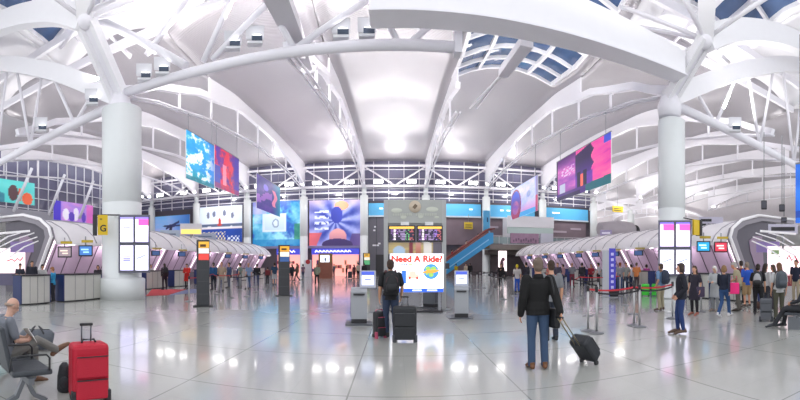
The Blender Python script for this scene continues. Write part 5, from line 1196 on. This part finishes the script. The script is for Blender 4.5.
# seated traveller cut by the right edge
ps = at(803, 300, 10.4); ps.z = 0; AS = heading(803, 78)
sp = person('seated traveller in dark grey trousers cut by the right edge', (ps.x, ps.y, 0), AS, 'sit', 1.76, 'long', '#33353c', 'trousers', '#3b3d42', 'short', '#2b211b', '#b98a6c', '#2e3036', vox=.014)
b2 = thing('tandem_bench', 'black airport bench under the seated traveller at the right edge', 'bench', ps, math.radians(AS))
for q in (0, .62):
    obj('seat', MB().box((q, .20, .40), (.56, .46, .07), bev=.02), seatm, b2); obj('backrest', MB().box((q, -.19, .70), (.56, .06, .52), Matrix.Rotation(.2, 3, 'X'), bev=.02), seatm, b2)
obj('cross_beam', MB().box((.3, .15, .33), (1.3, .07, .07)), frm, b2)
for q in (-.2, .8): obj('leg', MB().box((q, .15, .165), (.06, .4, .33)), frm, b2)

# ---------------------------------------------------------------- the smaller figures
V2 = .024
def far(lab, x, y, hd, kind, H, top, tc, bt, bc, hair='short', hc='#2b211b', fem=False, **k): return person(lab, fl(x, y), heading(x, hd), kind, H, top, tc, bt, bc, hair, hc, fem=fem, vox=V2, **k)
# behind and before the left desks
far('agent in dark waistcoat and white sleeves behind the steel desk nearest the lit wall', 20, 296, 200, 'reach', 1.72, 'tee', '#3a3f4e', 'trousers', '#23242c')
far('tall agent in dark suit behind the gap between the steel desks by the broad column', 32, 297, 190, 'stand', 1.84, 'jacket', '#2b2c3a', 'trousers', '#23242c')
far('agent in white shirt at the steel desks under the tan monitor', 42, 296, 190, 'lean', 1.72, 'long', '#d8d8da', 'trousers', '#23242c', 'bob', fem=True)
far('customer in cyan t-shirt and black shorts standing in the gap between the two steel desks', 53, 302, 70, 'reach', 1.56, 'tee', '#38a8de', 'trousers', '#33333c', 'short', '#8a5a3a')
far('agent seated low behind the steel desk beside the broad clad column', 98, 294, 170, 'stand', 1.62, 'jacket', '#33303a', 'trousers', '#23242c', 'bob', '#3a2a22', fem=True)
far('agent in white blouse behind the broad-column island beside the screens', 151, 288, 200, 'stand', 1.66, 'long', '#d9d0d0', 'trousers', '#33333c', 'bob', '#4a352a', fem=True)
q = far('dark-haired traveller in black with backpack beside the red carpet', 164.5, 290, 20, 'ease', 1.72, 'long', '#3a2f33', 'trousers', '#2b2230', 'long', '#3a2a22', fem=True); backpack('black backpack on the dark traveller beside the red carpet', q, pose('ease'), .98, '#1d1d22', '#33333a')
far('woman in bright red coat at the broad-column island', 187, 289, 150, 'reach', 1.72, 'coat', '#d8281f', 'trousers', '#3a3038', 'short', '#3a2a22', fem=True)
far('agent in white behind the desk facing the red coat', 181, 284, 200, 'stand', 1.66, 'long', '#e4dcdc', 'trousers', '#33333c')
far('man in blue shirt and dark trousers just right of the yellow topped totem', 213.5, 290.5, 20, 'stand', 1.78, 'long', '#1f5a8f', 'trousers', '#23283a')
far('man in beige shirt and pale trousers queueing at the broad-column island', 221.5, 291.5, 160, 'ease', 1.80, 'tee', '#b9a38c', 'trousers', '#a8a29c', 'short', '#8a5a3a')
far('traveller in slate shirt behind the beige man queueing at the broad-column island', 229, 288, 120, 'stand', 1.78, 'long', '#4a5a80', 'trousers', '#5a5f70')
far('man in sage shirt in the middle of the broad-column queue', 240, 287, 60, 'stand', 1.76, 'tee', '#8fa39a', 'trousers', '#6a7078')
far('man in pale blue shirt and jeans queueing at the broad-column island', 248.5, 289, 40, 'ease', 1.76, 'tee', '#8aa6cc', 'trousers', '#4a6a9a', 'bald', '#9a9088')
far('woman in black top and jeans queueing at the broad-column island', 257, 287, 10, 'stand', 1.70, 'long', '#22222a', 'trousers', '#4a5a7a', 'tail', fem=True)
far('child in dark red beside the grey-topped man before the second totem', 267.5, 284, 30, 'stand', 1.42, 'long', '#8a3038', 'trousers', '#2b2b33')
far('man in navy top holding a white bag left of the second totem', 274.5, 285, 10, 'stand', 1.78, 'tee', '#33506e', 'shorts', '#c9c9cc')
far('shopper in dark coat near the narrow pink shop', 292, 281, 30, 'stand', 1.66, 'coat', '#2b2b38', 'trousers', '#2b2b33', 'long', fem=True)
far('shopper in brown jacket walking past the narrow pink shop', 297, 281.5, 90, 'walk', 1.74, 'jacket', '#6a5548', 'trousers', '#23232a')
far('shopper in mauve top near the notice board', 303, 280, 40, 'stand', 1.68, 'tee', '#8a6a80', 'trousers', '#44506e', 'bob', fem=True)
far('woman in camouflage-green jacket and black trousers walking before the pink shop', 317, 285, 170, 'walk', 1.70, 'jacket', '#8f9682', 'trousers', '#1f1f26', 'long', '#5a4438', fem=True)
far('shopper in grey leaning at the promotional stand', 334, 276.5, 60, 'stand', 1.66, 'jacket', '#55566a', 'trousers', '#2b2b33')
far('seated-looking traveller in black by a dark trolley right of the shop', 346.5, 278, 80, 'stand', 1.50, 'jacket', '#33323a', 'trousers', '#23232a')
far('man in cream shirt and black trousers left of the kiosk screen', 358, 279, 40, 'stand', 1.84, 'tee', '#d2c6b6', 'trousers', '#1f1f24')
far('woman in maroon skirt beside the cream-shirted man', 354, 279, 40, 'stand', 1.62, 'dress', '#6a3a48', 'slim', '#2b2028', 'long', fem=True)
far('traveller in black near the slim totem', 364, 280, 20, 'stand', 1.78, 'jacket', '#26262c', 'trousers', '#23232a')
suitcase('suitcase', 'dark trolley case beside the black-clad traveller right of the pink shop', fl(350, 278.5), fa(350), .5, .3, .75, '#3a3a44', '#55555c', .3)
# centre maze
far('worker in yellow vest at the foot of the escalator', 456, 278, 30, 'stand', 1.72, 'vest', '#d8c42a', 'trousers', '#3a3a44')
far('traveller in cream jacket in the centre maze', 466, 278, 160, 'stand', 1.72, 'jacket', '#c9b9a4', 'trousers', '#23232a')
far('traveller in black jacket beside the cream jacket in the maze', 470, 279, 20, 'stand', 1.80, 'jacket', '#1f1f24', 'trousers', '#23232a')
far('slim woman in black before the lit advert board in the maze', 501, 287, 180, 'phone', 1.74, 'long', '#1f1c20', 'slim', '#1f1c20', 'tail', '#2b1f1a', fem=True)
far('man in yellow cap and white shirt with bright blue trousers in the queue', 517, 292.5, 20, 'stand', 1.66, 'tee', '#c9c2c0', 'trousers', '#2456c0', 'short', '#d8c020')
far('traveller in dark shirt just left of the black jacket man', 526, 288, 30, 'stand', 1.80, 'long', '#33303c', 'trousers', '#2f3a60')
# right queue
R_ = [('woman in coral top behind the stanchions right of the black jacket man', 549.5, 287, 'tee', '#d87a72', '#3a2f48', 'long', True), ('man in dark plaid shirt queueing at the slender-column island', 557.5, 289, 'long', '#4a4658', '#2f3848', 'short', False),
      ('traveller in pink shirt beside the dark plaid shirt', 563, 286, 'tee', '#c99aa0', '#3a4a70', 'short', True), ('man in grey sweater standing at the desks queueing at the slender-column island', 572, 287, 'long', '#8f8d94', '#8a2f44', 'bald', False),
      ('traveller in black sweater beside the red-haired woman', 582, 287, 'long', '#2a2830', '#3a3a48', 'short', False), ('woman with long red hair and crimson top queueing at the slender-column island', 591, 286, 'long', '#a82838', '#3a3038', 'long', True),
      ('man in white shirt left of the violet-blue sign board', 598.5, 286, 'tee', '#d6d4d8', '#2f3038', 'short', False), ('man in blue jacket right of the violet-blue sign board', 615, 290, 'jacket', '#3a4f88', '#3a4058', 'short', False),
      ('ginger man in grey shirt in the thick of the slender-column queue', 620, 291.5, 'tee', '#9a9aa0', '#4a5a80', 'short', False), ('man in silver grey polo in the thick of the slender-column queue', 626, 290, 'tee', '#a3a6a2', '#33405a', 'short', False),
      ('woman in white top beside the orange-shirted man', 631, 289, 'tee', '#dedce2', '#2f3a5a', 'tail', True), ('man in bright orange shirt queueing at the slender-column island', 636.5, 290.5, 'tee', '#e0884a', '#5a4a50', 'short', False),
      ('woman in magenta and white top behind the green cases', 646.5, 288, 'tee', '#b8489a', '#3a3048', 'bob', True), ('woman in plum jacket beside the magenta top', 652, 287, 'jacket', '#6a2f58', '#2b2430', 'bob', True)]
for i, (lab_, x, y, top, tc, bc, hr, fm) in enumerate(R_):
    far(lab_, x, y, (20, 160, 60, -20)[i % 4], ('stand', 'ease', 'stand', 'reach')[i % 4], 1.66 if fm else 1.78, top, tc, 'trousers', bc, hr, '#8a4a30' if 'ginger' in lab_ or 'red hair' in lab_ else ('#2b211b', '#4a3628')[i % 2], fem=fm)
for lab_, x in (('bright green suitcase, left of two below the magenta-topped woman', 645.5), ('bright green suitcase, right of two below the magenta-topped woman', 654)): suitcase('suitcase', lab_, fl(x, 296), fa(x), .40 if x < 650 else .24, .3, .58, '#3fd03a', '#1f7a2a', 0)
duffel('black bag on the floor beside the violet-blue sign board', fl(614, 297), fa(614), .5, .2, '#1f1f26')
for lab_, x, y, tc in (('agent in maroon behind the slender-column desks under the cyan monitor', 703, 290, '#5a3a44'), ('agent in white behind the slender-column island near the screens', 655, 283, '#d8d4d8')): far(lab_, x, y, 190, 'stand', 1.7, 'long', tc, 'trousers', '#2b2b33')
desk('grey check-in desk behind the white-haired woman', 14.0, 12.0, 2.6, 1); desk('grey check-in desk right of the slender clad column', 13.9, 14.4, 1.6, 1)
# ---------------------------------------------------------------- lamps one can see
def floodlight(p, label, face=0, group=None):
    t = thing('floodlight', label, 'floodlight', p, face, group)
    obj('case', MB().box((0, .08, 0), (.62, .26, .5), bev=.04), plain('#d6d6da'), t); obj('lens', MB().box((0, -.07, 0), (.52, .04, .40)), LAMP, t); obj('bracket', MB().box((0, .1, -.33), (.2, .1, .24)), GREY, t); return t
fp = floodlight((-40, 54.9, 13.0), 'small white floodlight on the facade truss, one of many paired lamps', 0, 'floodlights on the facade truss'); first = True
for i, x in enumerate(LINES[:9]):
    if x > 31: continue
    for dx in (-2.35, -1.65, 1.65, 2.35):
        if x + dx > 31: continue
        if first: fp.location = (x + dx, 54.9, 13.0); first = False
        else: dup(fp, (x + dx, 54.9, 13.0), 0)
def uplight(label, x, y, r, yaw):
    p = at(x, y, r); t = thing('uplight', label, 'uplight', p, fa(x))
    obj('reflector', MB().box((0, .16, .56), (.74, .06, .56), Matrix.Rotation(.12, 3, 'X')), plain('#c9c9ce'), t)
    obj('lamp_case', MB().box((.08, -.1, .14), (.44, .26, .22), bev=.03), plain('#3e4a5e'), t); obj('lens', MB().box((.08, -.1, .272), (.34, .18, .02)), glow('#ffffff', 6), t)
    obj('cradle', MB().box((0, -.05, -.02), (.62, .3, .10)), plain('#d9dade'), t)
for lab, x, y, r in (('white uplight with reflector on the left shoulder of the pipe truss, left of two', 144, 80, 18.9), ('white uplight with reflector on the left shoulder of the pipe truss, right of two', 162, 74, 18.3),
                     ('white uplight with reflector left of the tapered rib, left of two', 233, 49, 16.9), ('white uplight with reflector left of the tapered rib, right of two', 255, 44, 16.6), ('white uplight with reflector at top centre, left of two', 341, 38, 15.7), ('white uplight with reflector at top centre, right of two', 367, 37, 15.6),
                     ('uplight on the left side truss beside the clad column', 92, 104, 20.5), ('uplight low on the left side truss', 41, 131, 23), ('uplight on the right side truss beyond the column strut', 735, 131, 22.6)): uplight(lab, x, y, r, 0)
# ---------------------------------------------------------------- light of the fixtures, and added fill lights without fixtures
def area(name, loc, size, power, to=(0, 0, -1), col=(1, .98, .96), shape='DISK', spread=PI):
    l = bpy.data.lights.new(name, 'AREA'); l.energy = power; l.size = size; l.shape = shape; l.color = col; l.spread = spread
    o = bpy.data.objects.new(name, l); COL.objects.link(o); o.location = loc; o.rotation_euler = Vector(to).to_track_quat('-Z', 'Y').to_euler(); return o
for X in LINES:
    for z in (22, 31, 40, 49):
        if X > 40 and z > 40: continue
        area('uplight_and_fill', (X + BAY/2, z, 11.2), 1.6, 150, (0, 0, 1))  # added fill floating mid-bay without fixtures, to light the shells evenly
    area('uplight_and_fill', (X, 54.6, 12.8), .5, 260, (0, -.30, 1)); area('uplight_and_fill', (X + BAY/2, 54.4, 12.6), 1.8, 150, (0, -.5, 1))  # floodlight glow on each column line; the mid-bay light is added, without fixture
for x, y, r in ((153, 77, 18.4), (244, 46, 16.6), (354, 37, 15.5), (92, 104, 20.3), (735, 131, 22.4)):
    area('uplight_and_fill', at(x, y - 26, r) + Vector((0, .5, 0)), .5, 520, (0, .6, 1))
for X in (-8.57, 0, 8.57): area('uplight_and_fill', (X, 10, 11), 1.6, 110, (0, 0, 1))  # upward light over the front bay, unseen and without fixtures
for X in (34, 43, 52):
    for z in (62, 74, 86): area('uplight_and_fill', (X, z, 10.5), 1.6, 300, (0, 0, 1))  # added fill to brighten the far hall, no fixtures there
for X in LINES[1:9]:                    # added fill lights without fixtures, brightening the facade columns and posters
    area('facade_fill', (X + BAY/2, 52.5, 12.2), .5, 170, (0, .55, -1))
for s in (-1, 1):                       # strip lamps under the canopy lips, shining on the counters and the lilac walls
    for z in range(15, 50, 3): area('strip_lamp', (s*15.75, z, 2.75), .5, 16, (s*.7, 0, -1), (1, .93, .97))
